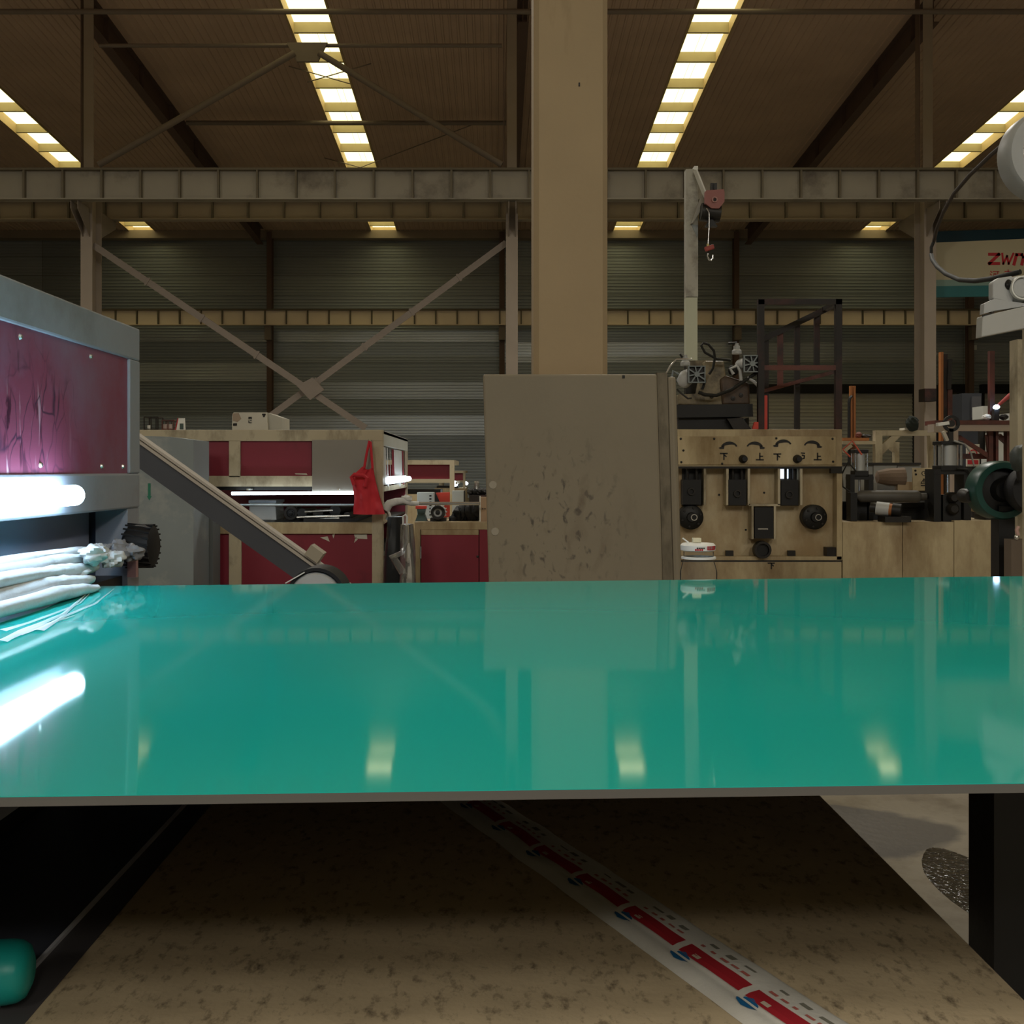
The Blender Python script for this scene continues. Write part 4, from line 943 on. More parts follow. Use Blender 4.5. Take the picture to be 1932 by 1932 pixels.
# body: recessed tan plate between cheeks
body = g(XA, 882, 1588, 1056, .06, .12).build('tan_plate', mat('tan_plate_paint', (.34, .245, .13), .55, 0, .15, 3, dirt=(.50, .42, .27), damt=.62, dscale=2.6, dstretch=(1, 1, .5)), t)
g(1579, 882, 1589, 1056, .9).build('right_cheek', cream2, t)
g(XA, 880, 1589, 884, .2, -.004).build('head_sill', darkst, t)
g(XA, 1050, 1588, 1057, .14).build('bottom_sill', cream2, t)
g(XA, 1057, 1588, 1060, .12, .0).build('sill_gap', ink, t)
g(XA, 1060, 1588, 1300, .9).build('base', cream2, t, bev=.005)
wr(MB(), DOWN, 1449, 1061, 12, 12, Y5 - .0005, .010).build('chinese_character', ink, t)
for px in (1330, 1372.5, 1413, 1470, 1512): g(px - 2.2, 884, px + 2.2, 953, .13).build('guide_bar', cream, t)
g(1413, 951, 1472, 955, .1).build('cross_bar', cream, t)
for px in (1420, 1462): g(px - 2, 955, px + 2, 1017, .12).build('guide_bar', cream, t)
def slide(px0, px1, py0, py1, px, py, rr, lab):
    g(px0 - 1, 884, px1 + 2, 954, .012, .106).build('dark_slot', ink, t)
    bl = g(px0, 905, px1, py1, .1, .0).build('slide_block', black, t, label=lab)
    for k in (.25, .75): MB().cyl(P(px0 + (px1 - px0) * k, py0, Y5 + .06), P(px0 + (px1 - px0) * k, 906, Y5 + .06), .014, 10).build('screw_rod', darkst, bl)
    MB().ring([(rr * .62, -.02), (rr, -.02), (rr, 0), (rr * .62, 0)], (X(px, Y5), Y5, Z(py, Y5)), 'Y', 20).build('bearing_ring', darkst, bl, smooth=True)
    MB().lathe([(0, -.006), (rr * .6, -.006), (rr * .6, 0)], (X(px, Y5), Y5, Z(py, Y5)), 'Y', 16).build('shaft_end', black, bl)
slide(1288, 1323, 884, 952, 1304, 927, .034, 'black bearing block nearest the standing board')
slide(1374, 1408, 884, 953, 1391, 931, .034, 'middle black bearing block')
slide(1474, 1506, 884, 953, 1489, 933, .036, 'right black bearing block beside the lit slot')
g(1424, 957, 1459, 1016, .11, .0).build('slide_block', black, t)
g(1430, 997, 1449, 999, .004, -.004).build('bright_edge', chrome, t)
c_ = (X(1437, Y5), Y5, Z(1037, Y5))
MB().ring([(.056, -.05), (.076, -.05), (.08, 0.02), (.056, .02)], c_, 'Y', 28).build('port_ring', darkst, t, smooth=True)
MB().lathe([(0, -.02), (.055, -.02), (.055, 0.01)], c_, 'Y', 24).build('port', black, t)
for px, py in ((1305, 976), (1539, 976)):
    fl = MB().lathe([(0, -.055), (.04, -.055), (.045, -.03), (.10, -.022), (.112, -.01), (.112, .12)], (X(px, Y5), Y5 + .04, Z(py, Y5)), 'Y', 30).build('flange_disc', black, t, smooth=True)
    MB().ring([(.022, -.062), (.030, -.062), (.030, -.05), (.022, -.05)], (X(px + 4, Y5), Y5 + .04, Z(py, Y5)), 'Y', 18).build('shaft_ring', chrome, fl, smooth=True)
    for k in range(6):
        a = k * math.pi / 3 + .3; MB().lathe([(0, -.035), (.010, -.035), (.010, -.015)], (X(px, Y5) + .085 * math.cos(a), Y5 + .04, Z(py, Y5) + .085 * math.sin(a)), 'Y', 8).build('bolt', darkst, fl)
for px in (1377, 1494): g(px - 7, 1039, px + 7, 1050, .04, .06).build('stop_block', darkst, t)
g(1560, 1033, 1588, 1054, .1, .02).build('corner_block', darkst, t)
g(1568, 884, 1589, 893, .05, -.01).build('corner_bracket', darkst, t)
for px, py in ((1418, 900), (1418, 933), (1448, 930), (1362, 934), (1516, 930), (1413, 1001)): MB().lathe([(0, .11), (.009, .112), (.010, .12)], (X(px, Y5), Y5, Z(py, Y5)), 'Y', 8).build('bolt', ink, t)
# lit slot: a lamp in the machine's rear showing through
MB().box(X(1473, Y5), X(1492, Y5), Y5 + .08, Y5 + .105, Z(903, Y5), Z(885, Y5)).build('lit_slot', emit('lit_slot', (.72, .85, 1), 2.2), t)
t = thing('side_base', 'long cream steel base with two seams under the rollers at right', 'machine base')
xs_ = [1589.5, 1703, 1800, 1888]
for a_, c_ in zip(xs_[:-1], xs_[1:]): MB().pb(a_ + .4, 985 if a_ < 1800 else 982, c_ - .4, 1290, Y5, .8).build('base_panel', cream2, t, bev=.004)
MB().pb(1591, 990, 1889, 1290, Y5 + .01, .7).build('core', darkst, t)
MB().pp([(1889, 990), (1893, 1040), (1932, 1052), (2000, 1060), (2000, 1290), (1889, 1290)], Y5, .8).build('base_panel', cream2, t)

# drive on top of the stand
t = thing('hoist_drive', 'greasy drive unit with two square fan motors on the roll stand', 'drive unit')
Yd = Y5 + .25; zd = Z(810, Y5) + .0
b = MB().pp([(1276, 764), (1420, 762), (1421, 786), (1278, 788)], Yd, .42); b.build('black_plate', black, t)
MB().box(X(1282, Yd), X(1405, Yd), Yd + .05, Yd + .4, zd, Z(788, Yd)).build('pedestal', black, t)
MB().pp([(1400, 788), (1418, 810), (1385, 811), (1372, 790)], Yd - .02, .06).build('bracket_plate', darkst, t)
greasy = mat('greasy_cream', (.25, .205, .125), .45, 0, .2, 5, dirt=(.03, .022, .015), damt=.5, dscale=5)
MB().pp([(1279, 764), (1279, 744), (1322, 742), (1327, 718), (1330, 681), (1366, 681), (1372, 722), (1365, 764)], Yd + .06, .3).build('gear_case', greasy, t, bev=.012)
MB().pp([(1363, 764), (1358, 716), (1370, 708), (1414, 722), (1416, 764)], Yd + .04, .3).build('gear_case', mat('rusty_cream', (.10, .065, .04), .5, 0, .3, 8, dirt=(.02, .012, .01), damt=.4), t, bev=.02)
MB().pb(1300, 680, 1345, 700, Yd + .2, .12).build('cross_plate', greasy, t)
for px in (1345, 1385, 1400): MB().lathe([(0, -.02), (.02, -.018), (.022, 0)], (X(px, Yd), Yd + .05, Z(745 + px % 7, Yd)), 'Y', 12).build('plug', darkst, t)
def fanbox(px, py, L, lab):
    c = P(px, py, Yd - .12); r_ = 16 / F * Yd; fb = MB().box(c.x - r_, c.x + r_, c.y + .03, c.y + .06, c.z - r_, c.z + r_).build('fan_housing', darkst, t, label=lab)
    for (x0, x1, z0, z1) in ((-1, 1, .88, 1), (-1, 1, -1, -.88), (-1, -.88, -.88, .88), (.88, 1, -.88, .88)):
        MB().box(c.x + r_ * x0, c.x + r_ * x1, c.y, c.y + .03, c.z + r_ * z0, c.z + r_ * z1).build('fan_frame', greysteel, fb)
    MB().lathe([(0, -.004), (r_ * .32, -.004), (r_ * .36, .028)], c, 'Y', 18).build('hub', greysteel, fb)
    for k in range(8):
        a = math.pi / 4 * k + .2; d = Vector((math.cos(a), 0, math.sin(a)))
        MB().bar(c + d * r_ * .34 + Vector((0, .01, 0)), c + d * r_ * (1.2 if k % 2 else .9) + Vector((0, .01, 0)), .010, .012).build('spoke', greysteel, fb)
    MB().cyl(c + Vector((-.02, .06, 0)), c + Vector((-.05, .06 + L, .0)), r_ * .85, 20).build('motor_barrel', greymotor, t, smooth=True)
fanbox(1315, 706, .18, 'left square fan cover'); fanbox(1420, 686, .16, 'right square fan cover')
for px, py, dk in ((1293, 690, 0), (1390, 668, 1)):
    MB().lathe([(.0, 0), (.045, 0), (.045, .03), (.03, .045), (.03, .075), (.018, .08), (.018, .10), (0, .10)], P(px, py, Yd + .1), 'Z', 16).build('valve', greymotor, t, smooth=True)
    MB().cyl(P(px - (16 if dk else 10), py - (10 if not dk else 22) + 14 * dk - 12, Yd + .1), P(px, py - (8 if not dk else 21), Yd + .1), .010, 8).build('valve_handle', black, t)
for pts, r_, m_ in (([(1378, 680), (1352, 677), (1330, 665), (1323, 652), (1327, 647), (1337, 650), (1347, 662), (1349, 675), (1345, 695), (1338, 706)], .012, hose),
                    ([(1318, 740), (1330, 745), (1352, 746), (1380, 735), (1400, 722), (1425, 705), (1432, 695)], .016, hose),
                    ([(1277, 734), (1285, 742), (1298, 752), (1305, 751)], .008, darkst), ([(1256, 706), (1265, 690), (1276, 678), (1306, 677)], .008, chrome),
                    ([(1280, 706), (1270, 700), (1268, 712), (1275, 720)], .012, greysteel), ([(1325, 735), (1330, 720), (1328, 700)], .012, blackg), ([(1410, 712), (1422, 720), (1430, 728)], .014, greymotor), ([(1384, 706), (1378, 696), (1390, 690), (1396, 700), (1398, 718)], .016, greymotor)):
    MB().tube([P(a_, c_, Yd - .06) for a_, c_ in pts], r_, 8).build('cable', m_, t, smooth=True)
MB().blob(P(1384, 698, Yd - .02), (.05, .05, .05), 12, 8, .3, 4).build('dark_motor_end', black, t, smooth=True)
MB().blob(P(1292, 716, Yd - .02), (.07, .05, .08), 12, 8, .15, 5).build('pale_motor_end', greymotor, t, smooth=True)

# hoist pole
t = thing('hoist_pole', 'pale square hoist post with a jib rising beside the pillar', 'post')
Yp = 10.25
MB().pb(1294.5, 560, 1316, 680, Yp, .11).build('lower_post', mat('pale_green_paint', (.50, .52, .40), .5, 0, .06, 3), t)
MB().pb(1294.5, 319, 1317, 561, Yp, .11).build('upper_post', mat('scraped_white_paint', (.40, .39, .34), .55, 0, .2, 8, dirt=(.2, .19, .16), damt=.4, dscale=6), t)
MB().box(X(1294.5, Yp), X(1316, Yp), Yp, Yp + .11, Z(811, Y5), Z(680, Yp)).build('foot_post', darkst, t)
MB().bar(P(1312, 322, Yp - .03), P(1332, 372, Yp - .12), .03, .035).build('jib_strut', mat('jib_white', (.5, .49, .44), .5), t)
MB().pp([(1307, 421), (1304, 421), (1322, 372), (1333, 358), (1335, 390), (1322, 398)], Yp - .05, .05).build('jib_plate', mat('jib_grey', (.33, .32, .28), .5), t)
MB().pp([(1304, 423), (1317, 425), (1316, 449)], Yp - .004, .01).build('rib_plate', greysteel, t)
MB().pb(1310, 313, 1317, 320, Yp - .02, .1).build('top_cap', whitep, t)
t = thing('chain_hoist', 'small faded red electric hoist with hook hanging from the jib', 'hoist')
Yq = Yp - .2
MB().pp([(1331, 361), (1333, 359), (1365, 357), (1367, 362), (1367, 380), (1357, 393), (1343, 393), (1331, 384)], Yq, .06).build('red_end_plate', mat('faded_red_paint', (.30, .11, .10), .5), t)
MB().ring([(.018, -.014), (.028, -.014), (.028, 0), (.018, 0)], (X(1348, Yq), Yq, Z(377, Yq)), 'Y', 18).build('end_boss', mat('faded_pink', (.42, .22, .20), .5), t)
MB().lathe([(0, -.004), (.017, -.004), (.017, 0)], (X(1349, Yq), Yq, Z(378, Yq)), 'Y', 14).build('dark_hole', ink, t)
for a_ in (0, 1): MB().pb(1341 + a_ * 7, 345, 1347 + a_ * 6, 358, Yq + .01, .04).build('top_clamp', darkst, t)
MB().pb(1346, 347, 1349, 357, Yq - .002, .012).build('clamp_gap', black, t)
MB().cyl(P(1322, 400, Yq + .1), P(1358, 404, Yq + .1), .085, 22).build('cable_drum', darkst, t, smooth=True)
MB().pp([(1338, 414), (1345, 414), (1354, 427), (1331, 427)], Yq + .02, .06).build('drum_guard', black, t)
MB().tube([P(1333, 393, Yq - .01), P(1338, 402, Yq - .01), P(1338, 430, Yq - .01), P(1336, 462, Yq - .01)], .006, 6).build('lifting_cable', chrome, t)
MB().bar(P(1330, 471, Yq - .01), P(1347, 465, Yq - .01), .03, .045).build('hook_block', mat('hook_red', (.32, .05, .04), .5), t, bev=.008)
MB().pb(1334, 460, 1338, 466, Yq - .02, .02).build('swivel', mat('yellow_paint', (.5, .4, .15), .5), t)
MB().tube([P(1336, 478, Yq - .01), P(1335, 484, Yq - .01), P(1338, 490, Yq - .01), P(1342, 491, Yq - .01), P(1345, 487, Yq - .01), P(1345, 481, Yq - .01)], .009, 8).build('hook', chrome, t, smooth=True)
MB().cyl(P(1338, 470, Yq - .01), P(1336, 478, Yq - .01), .006, 8).build('hook_shank', darkst, t)

# cage of dark tubes on the stand
t = thing('tube_cage', 'dark red and black square-tube cage standing on the roll stand', 'cage')
Ye = Y5 + .12; Ye2 = Y5 + .55
ztop = Z(810, Y5) + .001
def post(px, py, Y, w_, m, name='cage_post'): MB().box(X(px, Y) - w_ / 2, X(px, Y) + w_ / 2, Y, Y + w_, ztop, Z(py, Y)).build(name, m, t)
post(1436.5, 565, Ye, .056, oxide2); post(1583, 564, Ye, .056, oxide2)
MB().box(X(1431, Ye), X(1589, Ye), Ye, Ye + .05, Z(574, Ye), Z(564, Ye)).build('top_rail', oxide2, t)
MB().box(X(1442, Ye), X(1578, Ye), Ye + .002, Ye + .05, Z(698, Ye), Z(689, Ye)).build('middle_rail', oxide, t)
MB().bar(P(1440, 640, Ye2), P(1580, 573, Ye2), .05, .055).build('sloping_rail', oxide2, t)
MB().bar(P(1440, 738, Ye2), P(1580, 700, Ye2), .05, .035).build('sloping_rail', oxide, t)
for px, py, yb_ in ((1446, 640, 0), (1473, 628, 730), (1505, 612, 0), (1542, 595, 690)):
    m_ = oxide2 if px != 1473 else oxide
    if yb_: MB().box(X(px, Ye2) - .024, X(px, Ye2) + .024, Ye2, Ye2 + .04, Z(yb_, Ye2), Z(py, Ye2)).build('cage_bar', m_, t)
    else: post(px, py, Ye2, .046, m_)
MB().box(X(1578, Ye), X(1586, Ye), Ye + .05, Ye2, Z(574, Ye), Z(566, Ye)).build('side_rail', oxide2, t)
tag(MB().box(X(1444.5, Ye), X(1451, Ye), Ye + .06, Ye + .1, ztop, Z(745, Ye)).build('red_pipe', redpaint), 'bright red upright bar at the foot of the cage', 'bar')
tag(MB().pp([(1420, 809.5), (1424, 796), (1431, 796), (1431, 809.5)], Ye - .05, .04).build('red_wedge', redpaint), 'small red wedge left of the cage corner post', 'wedge')

# ================================================================== ROLLERS AND FRAMES AT RIGHT
Y6 = 9.6; zb_ = Z(985, Y5) + .001
t = thing('rubber_roller', 'long dark rubber roller lying on the long cream base', 'roller')
MB().lathe([(0, 0), (.03, 0), (.03, .06), (.055, .09), (.056, .60), (.05, .62), (.03, .64), (.03, .69), (0, .69)], (X(1612, Y6), Y6 + .1, Z(937, Y6)), 'X', 24).build('roller_body', mat('worn_rubber', (.075, .068, .058), .55, 0, .25, 9), t, smooth=True)
for px in (1614, 1764): MB().box(X(px, Y6) - .03, X(px, Y6) + .03, Y6 + .04, Y6 + .16, zb_, Z(930, Y6)).build('bearing_stand', black, t)
t = thing('roller_bed', 'black roller bed frame along the top of the cream base', 'bed')
MB().pb(1590, 946, 1770, 957, Y6 + .3, .06).build('upper_beam', black, t)
MB().pb(1590, 957, 1770, 980.5, Y6 + .34, .2).build('lower_beam', black, t)
MB().pb(1590, 947, 1768, 948.5, Y6 + .29, .02).build('bright_edge', chrome, t)
for px in (1600, 1660, 1720): MB().box(X(px, Y6), X(px + 8, Y6), Y6 + .36, Y6 + .5, zb_, Z(960, Y6)).build('bed_foot', darkst, t)
t = thing('gear_motor', 'small grey gear motor lying on the cream base before the roller', 'motor')
c0, c1 = P(1642, 957, Y6 - .02), P(1700, 964, Y6 - .14)
MB().cyl(c0.lerp(c1, .2), c0.lerp(c1, .62), .06, 20).build('motor_body', greymotor, t, smooth=True)
MB().cyl(c0.lerp(c1, .62), c0.lerp(c1, .72), .055, 20).build('rust_band', orange, t, smooth=True)
MB().cyl(c0.lerp(c1, .72), c1, .063, 20).build('motor_end', black, t, smooth=True)
MB().cyl(c0, c0.lerp(c1, .2), .045, 16).build('shaft_cover', darkst, t, smooth=True)
MB().box(c0.x + .08, c1.x + .08, Y6 - .17, Y6 + .02, zb_, zb_ + .05).build('foot', darkst, t)
def pneumatic(label, px, top, mid, bot, w_, Y, m):
    t = thing('air_cylinder', label, 'cylinder'); c = X(px, Y); r_ = w_ / 2 / F * Y
    z = lambda py: Z(py, Y)
    MB().box(c - r_, c + r_, Y, Y + 2 * r_, z(top + 7), z(top)).build('top_cap', black, t, bev=.006)
    MB().cyl((c, Y + r_, z(mid - 5)), (c, Y + r_, z(top + 6)), r_ * .82, 22).build('barrel', alu, t, smooth=True)
    for i in (-1, 1):
        for j in (-1, 1): MB().cyl((c + i * r_ * .86, Y + r_ + j * r_ * .86, z(mid)), (c + i * r_ * .86, Y + r_ + j * r_ * .86, z(top + 3)), r_ * .12, 8).build('tie_bolt', chrome, t)
    MB().box(c - r_ * 1.02, c + r_ * 1.02, Y, Y + 2 * r_, z(mid + 6), z(mid - 5)).build('bottom_cap', black, t, bev=.006)
    for i in (-1, 1): MB().box(c + i * r_ * 1.35 - r_ * .32, c + i * r_ * 1.35 + r_ * .32, Y, Y + 2 * r_, z(bot), z(mid + 2)).build('guide_leg', black, t)
    MB().box(c - r_ * 1.7, c + r_ * 1.7, Y - .005, Y + 2 * r_, z(mid + 12), z(mid + 6)).build('yoke', black, t)
    MB().cyl((c, Y + r_, z((mid + bot) / 2 + 2)), (c, Y + r_, z(mid + 6)), r_ * .16, 10).build('piston_rod', chrome, t)
    MB().box(c - r_ * .8, c + r_ * .8, Y + .01, Y + 1.6 * r_, z(bot), z((mid + bot) / 2)).build('carriage', black, t)
    return t, c, r_
pneumatic('slim air cylinder with black caps right of the roll stand', 1626, 848, 893, 982, 26, Y6 + .18, alu)
tb, cb, rb = pneumatic('thick air cylinder on a black stand right of the warning plate', 1797, 832, 883, 984.4, 42, Y6 - .05, alu)
for py, rr in ((939, .05), (960, .055)): MB().lathe([(0, -.03), (rr * .6, -.03), (rr, 0), (rr, .1)], (cb, Y6 - .07, Z(py, Y6 - .05)), 'Y', 18).build('roller_end', darkst, tb, smooth=True)
for pts, m_, lb in (([(1626, 858), (1608, 832), (1590, 848), (1604, 862)], mat('red_hose', (.55, .10, .06), .4), 'thin red air hose looping left of the slim air cylinder'),
                    ([(1616, 890), (1600, 872), (1588, 895), (1590, 918), (1604, 928)], hose, 'black air hose looping down beside the roll stand'),
                    ([(1800, 832), (1820, 838), (1832, 855), (1838, 880)], mat('grey_hose', (.25, .25, .24), .5), 'grey air hose falling from the thick air cylinder'),
                    ([(1805, 884), (1825, 886), (1836, 900), (1837, 915)], hose, 'black air hose curling toward the green ring')):
    tube_thing('air_hose', lb, 'hose', [P(a_, c_, Y6 - .08 if a_ > 1700 else Y6 - .05) for a_, c_ in pts], .008, m_, 8)
t = thing('warning_plate', 'cream plate with a warning triangle beside the steel column foot', 'sign')
Y7 = 10.4
MB().pb(1722, 883, 1765, 926, Y7, .02).build('plate', mat('plate_cream', (.46, .38, .24), .5, 0, .12, 5, dirt=(.25, .19, .1), damt=.4, dscale=5), t, bev=.003)
tri = [(1743, 902.5), (1737, 912), (1749, 912)]
wr(MB(), [[(.5, 0), (0, 1), (1, 1), (.5, 0)]], 1737.5, 903, 11, 9, Y7, .006).build('warning_triangle', ink, t)
wr(MB(), [[(.5, .35), (.5, .75)]], 1737.5, 903, 11, 9, Y7, .008).build('warning_bolt', ink, t)
wr(MB(), [[(.9, .2), (.5, 0), (.1, .2), (0, .6), (.3, 1), (.8, .95), (1, .6), (.6, .5)]], 1739, 889, 8, 8, Y7, .006).build('turn_symbol', ink, t)
wr(MB(), [[(0, .5), (.25, .5)], [(.4, .5), (.6, .5)], [(.75, .5), (1, .5)]], 1738, 914, 10, 4, Y7, .010).build('caption_print', ink, t)
for px, py in ((1727, 888), (1728, 895)): MB().lathe([(0, -.006), (.010, -.006), (.011, 0)], (X(px, Y7), Y7, Z(py, Y7)), 'Y', 10).build('bolt', ink, t)
MB().pb(1735, 926, 1752, 1140, Y7 + .02, .05).build('plate_post', darkst, t)
t = thing('wrapped_bundle', 'brown tapered wrapped bundle behind the rubber roller', 'bundle')
MB().lathe([(0, 0), (.06, .02), (.085, .12), (.095, .28), (0, .30)], (X(1658, Y7), Y7 + .1, Z(900, Y7)), 'X', 14).build('wrap', mat('brown_paper', (.17, .12, .085), .8, 0, .25, 7, .2, 30), t)
MB().pb(1655, 911, 1700, 929, Y7 + .1, .08).build('steel_bar', chrome, t)
MB().pb(1694, 909, 1722, 930, Y7 + .05, .1).build('wood_block', mat('tan_block', (.34, .25, .15), .7), t)
MB().pb(1660, 929, 1720, 1138, Y7 + .06, .2).build('rest', darkst, t)
t = thing('green_roller', 'dark roller end with a green painted ring at the right edge', 'roller')
Y8 = 7.2; c_ = Vector((X(1898, Y8), Y8, Z(925, Y8)))
MB().ring([(.15, -.02), (.19, -.02), (.20, .0), (.20, .14), (.15, .14)], (c_.x - .02, c_.y, c_.z), 'Y', 40).build('green_ring', greenpaint, t, smooth=True)
MB().lathe([(0, -.03), (.06, -.03), (.08, .02), (.149, .03), (.149, .13), (0, .13)], (c_.x - .02, c_.y, c_.z), 'Y', 36).build('dark_face', black, t, smooth=True)
MB().lathe([(0, -.20), (.15, -.20), (.16, -.18), (.16, -.1), (.14, -.04), (.0, -.04)], (X(1926, Y8), Y8, Z(923, Y8)), 'Y', 32).build('drum', blackg, t, smooth=True)
MB().box(X(1885, Y8), X(1915, Y8), Y8 + .0, Y8 + .12, 0, Z(955, Y8)).build('pedestal', black, t)
MB().box(X(1890, Y8), X(1990, Y8), Y8 + .02, Y8 + .3, Z(965, Y8), Z(940, Y8)).build('bearing_base', black, t)
MB().lathe([(0, -.03), (.035, -.03), (.05, 0), (.05, .08), (0, .08)], (X(1840, Y8), Y8 + .1, Z(936, Y8)), 'Y', 20).build('small_pulley', darkst, t, smooth=True)
MB().cyl((X(1840, Y8), Y8 + .14, Z(936, Y8)), (c_.x - .1, Y8 + .14, c_.z), .025, 12).build('axle', darkst, t)
t = thing('tan_roller', 'small tan roller with a dark end lying by the green ring', 'roller')
a_, c_ = P(1832, 954, 9.85), P(1862, 962, 9.6)
MB().cyl(a_, a_.lerp(c_, .55), .05, 18).build('tan_body', mat('tan_sleeve', (.33, .24, .15), .6), t, smooth=True)
MB().cyl(a_.lerp(c_, .55), c_, .062, 20).build('dark_end', black, t, smooth=True)
MB().box(X(1838, 9.85), X(1872, 9.85), 9.62, 9.85, zb_ + .01, zb_ + .06).build('foot', darkst, t)
t = thing('cream_post', 'pale tan square post at the right edge of the photo', 'post')
MB().pb(1920, 640, 1960, 1245, 7.6, .12).build('post', cream, t)
t = thing('gear_box', 'dark lumpy valve body above the green ring at the right edge', 'valve')
MB().blob(P(1925, 865, 6.95), (.06, .08, .09), 14, 10, .25, 9).build('valve_body', mat('dark_green_grey', (.05, .06, .055), .5), t, smooth=True)
MB().cyl(P(1925, 880, 6.95), P(1928, 905, 6.95), .03, 12).build('valve_neck', darkst, t)
t = thing('control_handle', 'small pink-handled valve on the machine base at the right edge', 'handle')
MB().tube([P(1922, 993, 7.0), P(1918, 1000, 7.0), P(1921, 1010, 7.0)], .012, 8).build('lever', mat('pink_grip', (.5, .32, .28), .5), t, smooth=True)
MB().blob(P(1918, 1014, 7.0), (.016, .016, .02), 10, 7).build('brass_nut', chrome, t, smooth=True)
MB().pb(1908, 1018, 1950, 1259, 7.0, .1).build('valve_stand', mat('brown_iron', (.12, .09, .065), .6), t)

# hoist motor and ring at the upper right, with hose and cable
t = thing('hopper_loader', 'light grey loader motor on a tilted white box at the right edge', 'machine')
Yv = 6.0
MB().pp([(1854, 596), (1932, 578), (2010, 560), (2010, 610), (1932, 620), (1852, 636)], Yv, .08).build('white_box', mat('off_white_box', (.42, .42, .40), .5, 0, .06, 5), t, bev=.006)
MB().pp([(1856, 592), (1857, 573), (1876, 564), (1877, 586)], Yv + .02, .05).build('box_shoulder', greymotor, t)
MB().pp([(1877, 586), (1876, 564), (1932, 572), (2010, 558), (2010, 566)], Yv + .03, .05).build('box_top', greymotor, t)
MB().pp([(1873, 564), (1873, 532), (1885, 524), (1912, 520), (1912, 574)], Yv + .04, .06).build('motor_block', greymotor, t, bev=.01)
MB().lathe([(0, -.06), (.05, -.06), (.075, -.03), (.078, .05), (0, .05)], (X(1932, Yv), Yv + .08, Z(542, Yv)), 'Y', 24).build('motor_drum', greymotor, t, smooth=True)
MB().ring([(.060, -.075), (.068, -.075), (.068, -.05), (.060, -.05)], (X(1932, Yv), Yv + .08, Z(542, Yv)), 'Y', 24).build('drum_ring', whitep, t, smooth=True)
MB().blob(P(1903, 537, Yv + .04), (.022, .02, .03), 10, 7, .2).build('dark_gland', black, t)
MB().pp([(1854, 594.5), (1876, 588), (1876, 589.5), (1854, 597)], Yv - .003, .01).build('box_seam', ink, t)
MB().pb(1945, 610, 1985, 1321, Yv + .1, .1).build('stand_post', cream, t)
t = thing('blower_ring', 'big pale grey blower ring cut by the right edge of the photo', 'blower')
c_ = Vector((X(1987, Yv), Yv, Z(288, Yv)))
MB().ring([(.155, .02), (.18, -.02), (.245, -.02), (.262, .0), (.262, .12), (.155, .12)], c_, 'Y', 48).build('outer_ring', mat('pale_ring_paint', (.36, .37, .37), .45, 0, .1, 6), t, smooth=True)
MB().lathe([(0, .03), (.10, .03), (.154, .06), (.154, .11), (0, .11)], c_, 'Y', 40).build('inner_dish', chrome, t, smooth=True)
MB().pb(1972, 360, 2000, 556, Yv + .03, .06).build('ring_stand', greymotor, t)
tube_thing('power_cable', 'brown cable sweeping up from the right column to the blower ring', 'cable', [P(1762, 455, 8.5), P(1768, 430, 8.3), P(1780, 400, 8), P(1800, 365, 7.6), P(1830, 330, 7.2), P(1870, 292, 6.8), P(1905, 262, 6.4), P(1935, 240, 6.05)], .014, mat('brown_cable', (.05, .038, .03), .8), 8)
tube_thing('suction_hose', 'black hose sagging in front of the banner to the grey motor', 'hose', [P(1757, 480, 8.5), P(1759, 490, 8.3), P(1768, 503, 8), P(1785, 517, 7.6), P(1810, 528, 7.1), P(1840, 530, 6.7), P(1870, 526, 6.4), P(1900, 519, 6.15), P(1925, 513, 6.08)], .016, hose, 10)
tube_thing('power_cable', 'cable hanging along the right column down to the black hose', 'cable', [P(1762, 455, 8.5), P(1757, 467, 8.5), P(1757, 480, 8.5)], .013, hose, 8)

# frames, pipes and the welding bench behind
Y9 = 15.0
t = thing('cream_trestle', 'cream welded A-frame trestle left of the steel column', 'trestle')
def fr(px0, py0, px1, py1, Y=Y9, d=.12): return MB().pb(px0, py0, px1, py1, Y, d)
fr(1652, 812, 1765, 822).build('top_beam', cream, t)
fr(1652, 822, 1665, 1061).build('leg', cream, t)
MB().pp([(1665, 838), (1665, 858), (1700, 822), (1683, 822)], Y9 + .02, .08).build('knee_brace', cream, t)
MB().pp([(1674, 842), (1681, 834), (1697, 834), (1697, 1061), (1688, 1061), (1688, 853)], Y9 + 1.0, .1).build('rear_leg', cream, t)
fr(1590, 832, 1652, 838, Y9 + .02).build('side_beam', cream, t)
MB().bar(P(1590, 852, Y9 + .05), P(1606, 840, Y9 + .05), .05, .05).build('side_brace', cream, t)
fr(1755, 822, 1765, 1061).build('leg', cream, t)
tag(fr(1591, 826, 1640, 831.5, Y9 + .05, .3).build('orange_plate', orange), 'orange steel plate lying on the cream side beam', 'plate')
t = thing('orange_upright', 'orange steel uprights rising behind the orange plate', 'post')
for px in (1606.5, 1612.5): fr(px - 2, 728, px + 2, 1050, Y9 + .5, .06).build('upright', orange, t)
fr(1605, 836, 1614, 1050, Y9 + .44, .05).build('foot_post', mat('rust_brown', (.20, .09, .05), .6), t)
tube_thing('black_pipe', 'black pipe standing left of the orange uprights', 'pipe', [P(1602, 1050, Y9 + .35), P(1602, 760, Y9 + .35), P(1603, 752, Y9 + .35), P(1606, 748, Y9 + .4)], .022, black, 10)
tag(MB().blob(P(1620, 821, Y9 + .2), (.05, .05, .045), 12, 8, .3, 2).build('red_part', oxide), 'rusty red lump lying on the orange plate', 'part')
tag(MB().blob(P(1634, 823, Y9 + .2), (.08, .05, .03), 12, 8, .4, 6).build('dark_part', darkst), 'dark greasy part right of the rusty lump', 'part')
t = thing('low_wall_panels', 'grey low panels behind the rollers left of the warning plate', 'panels')
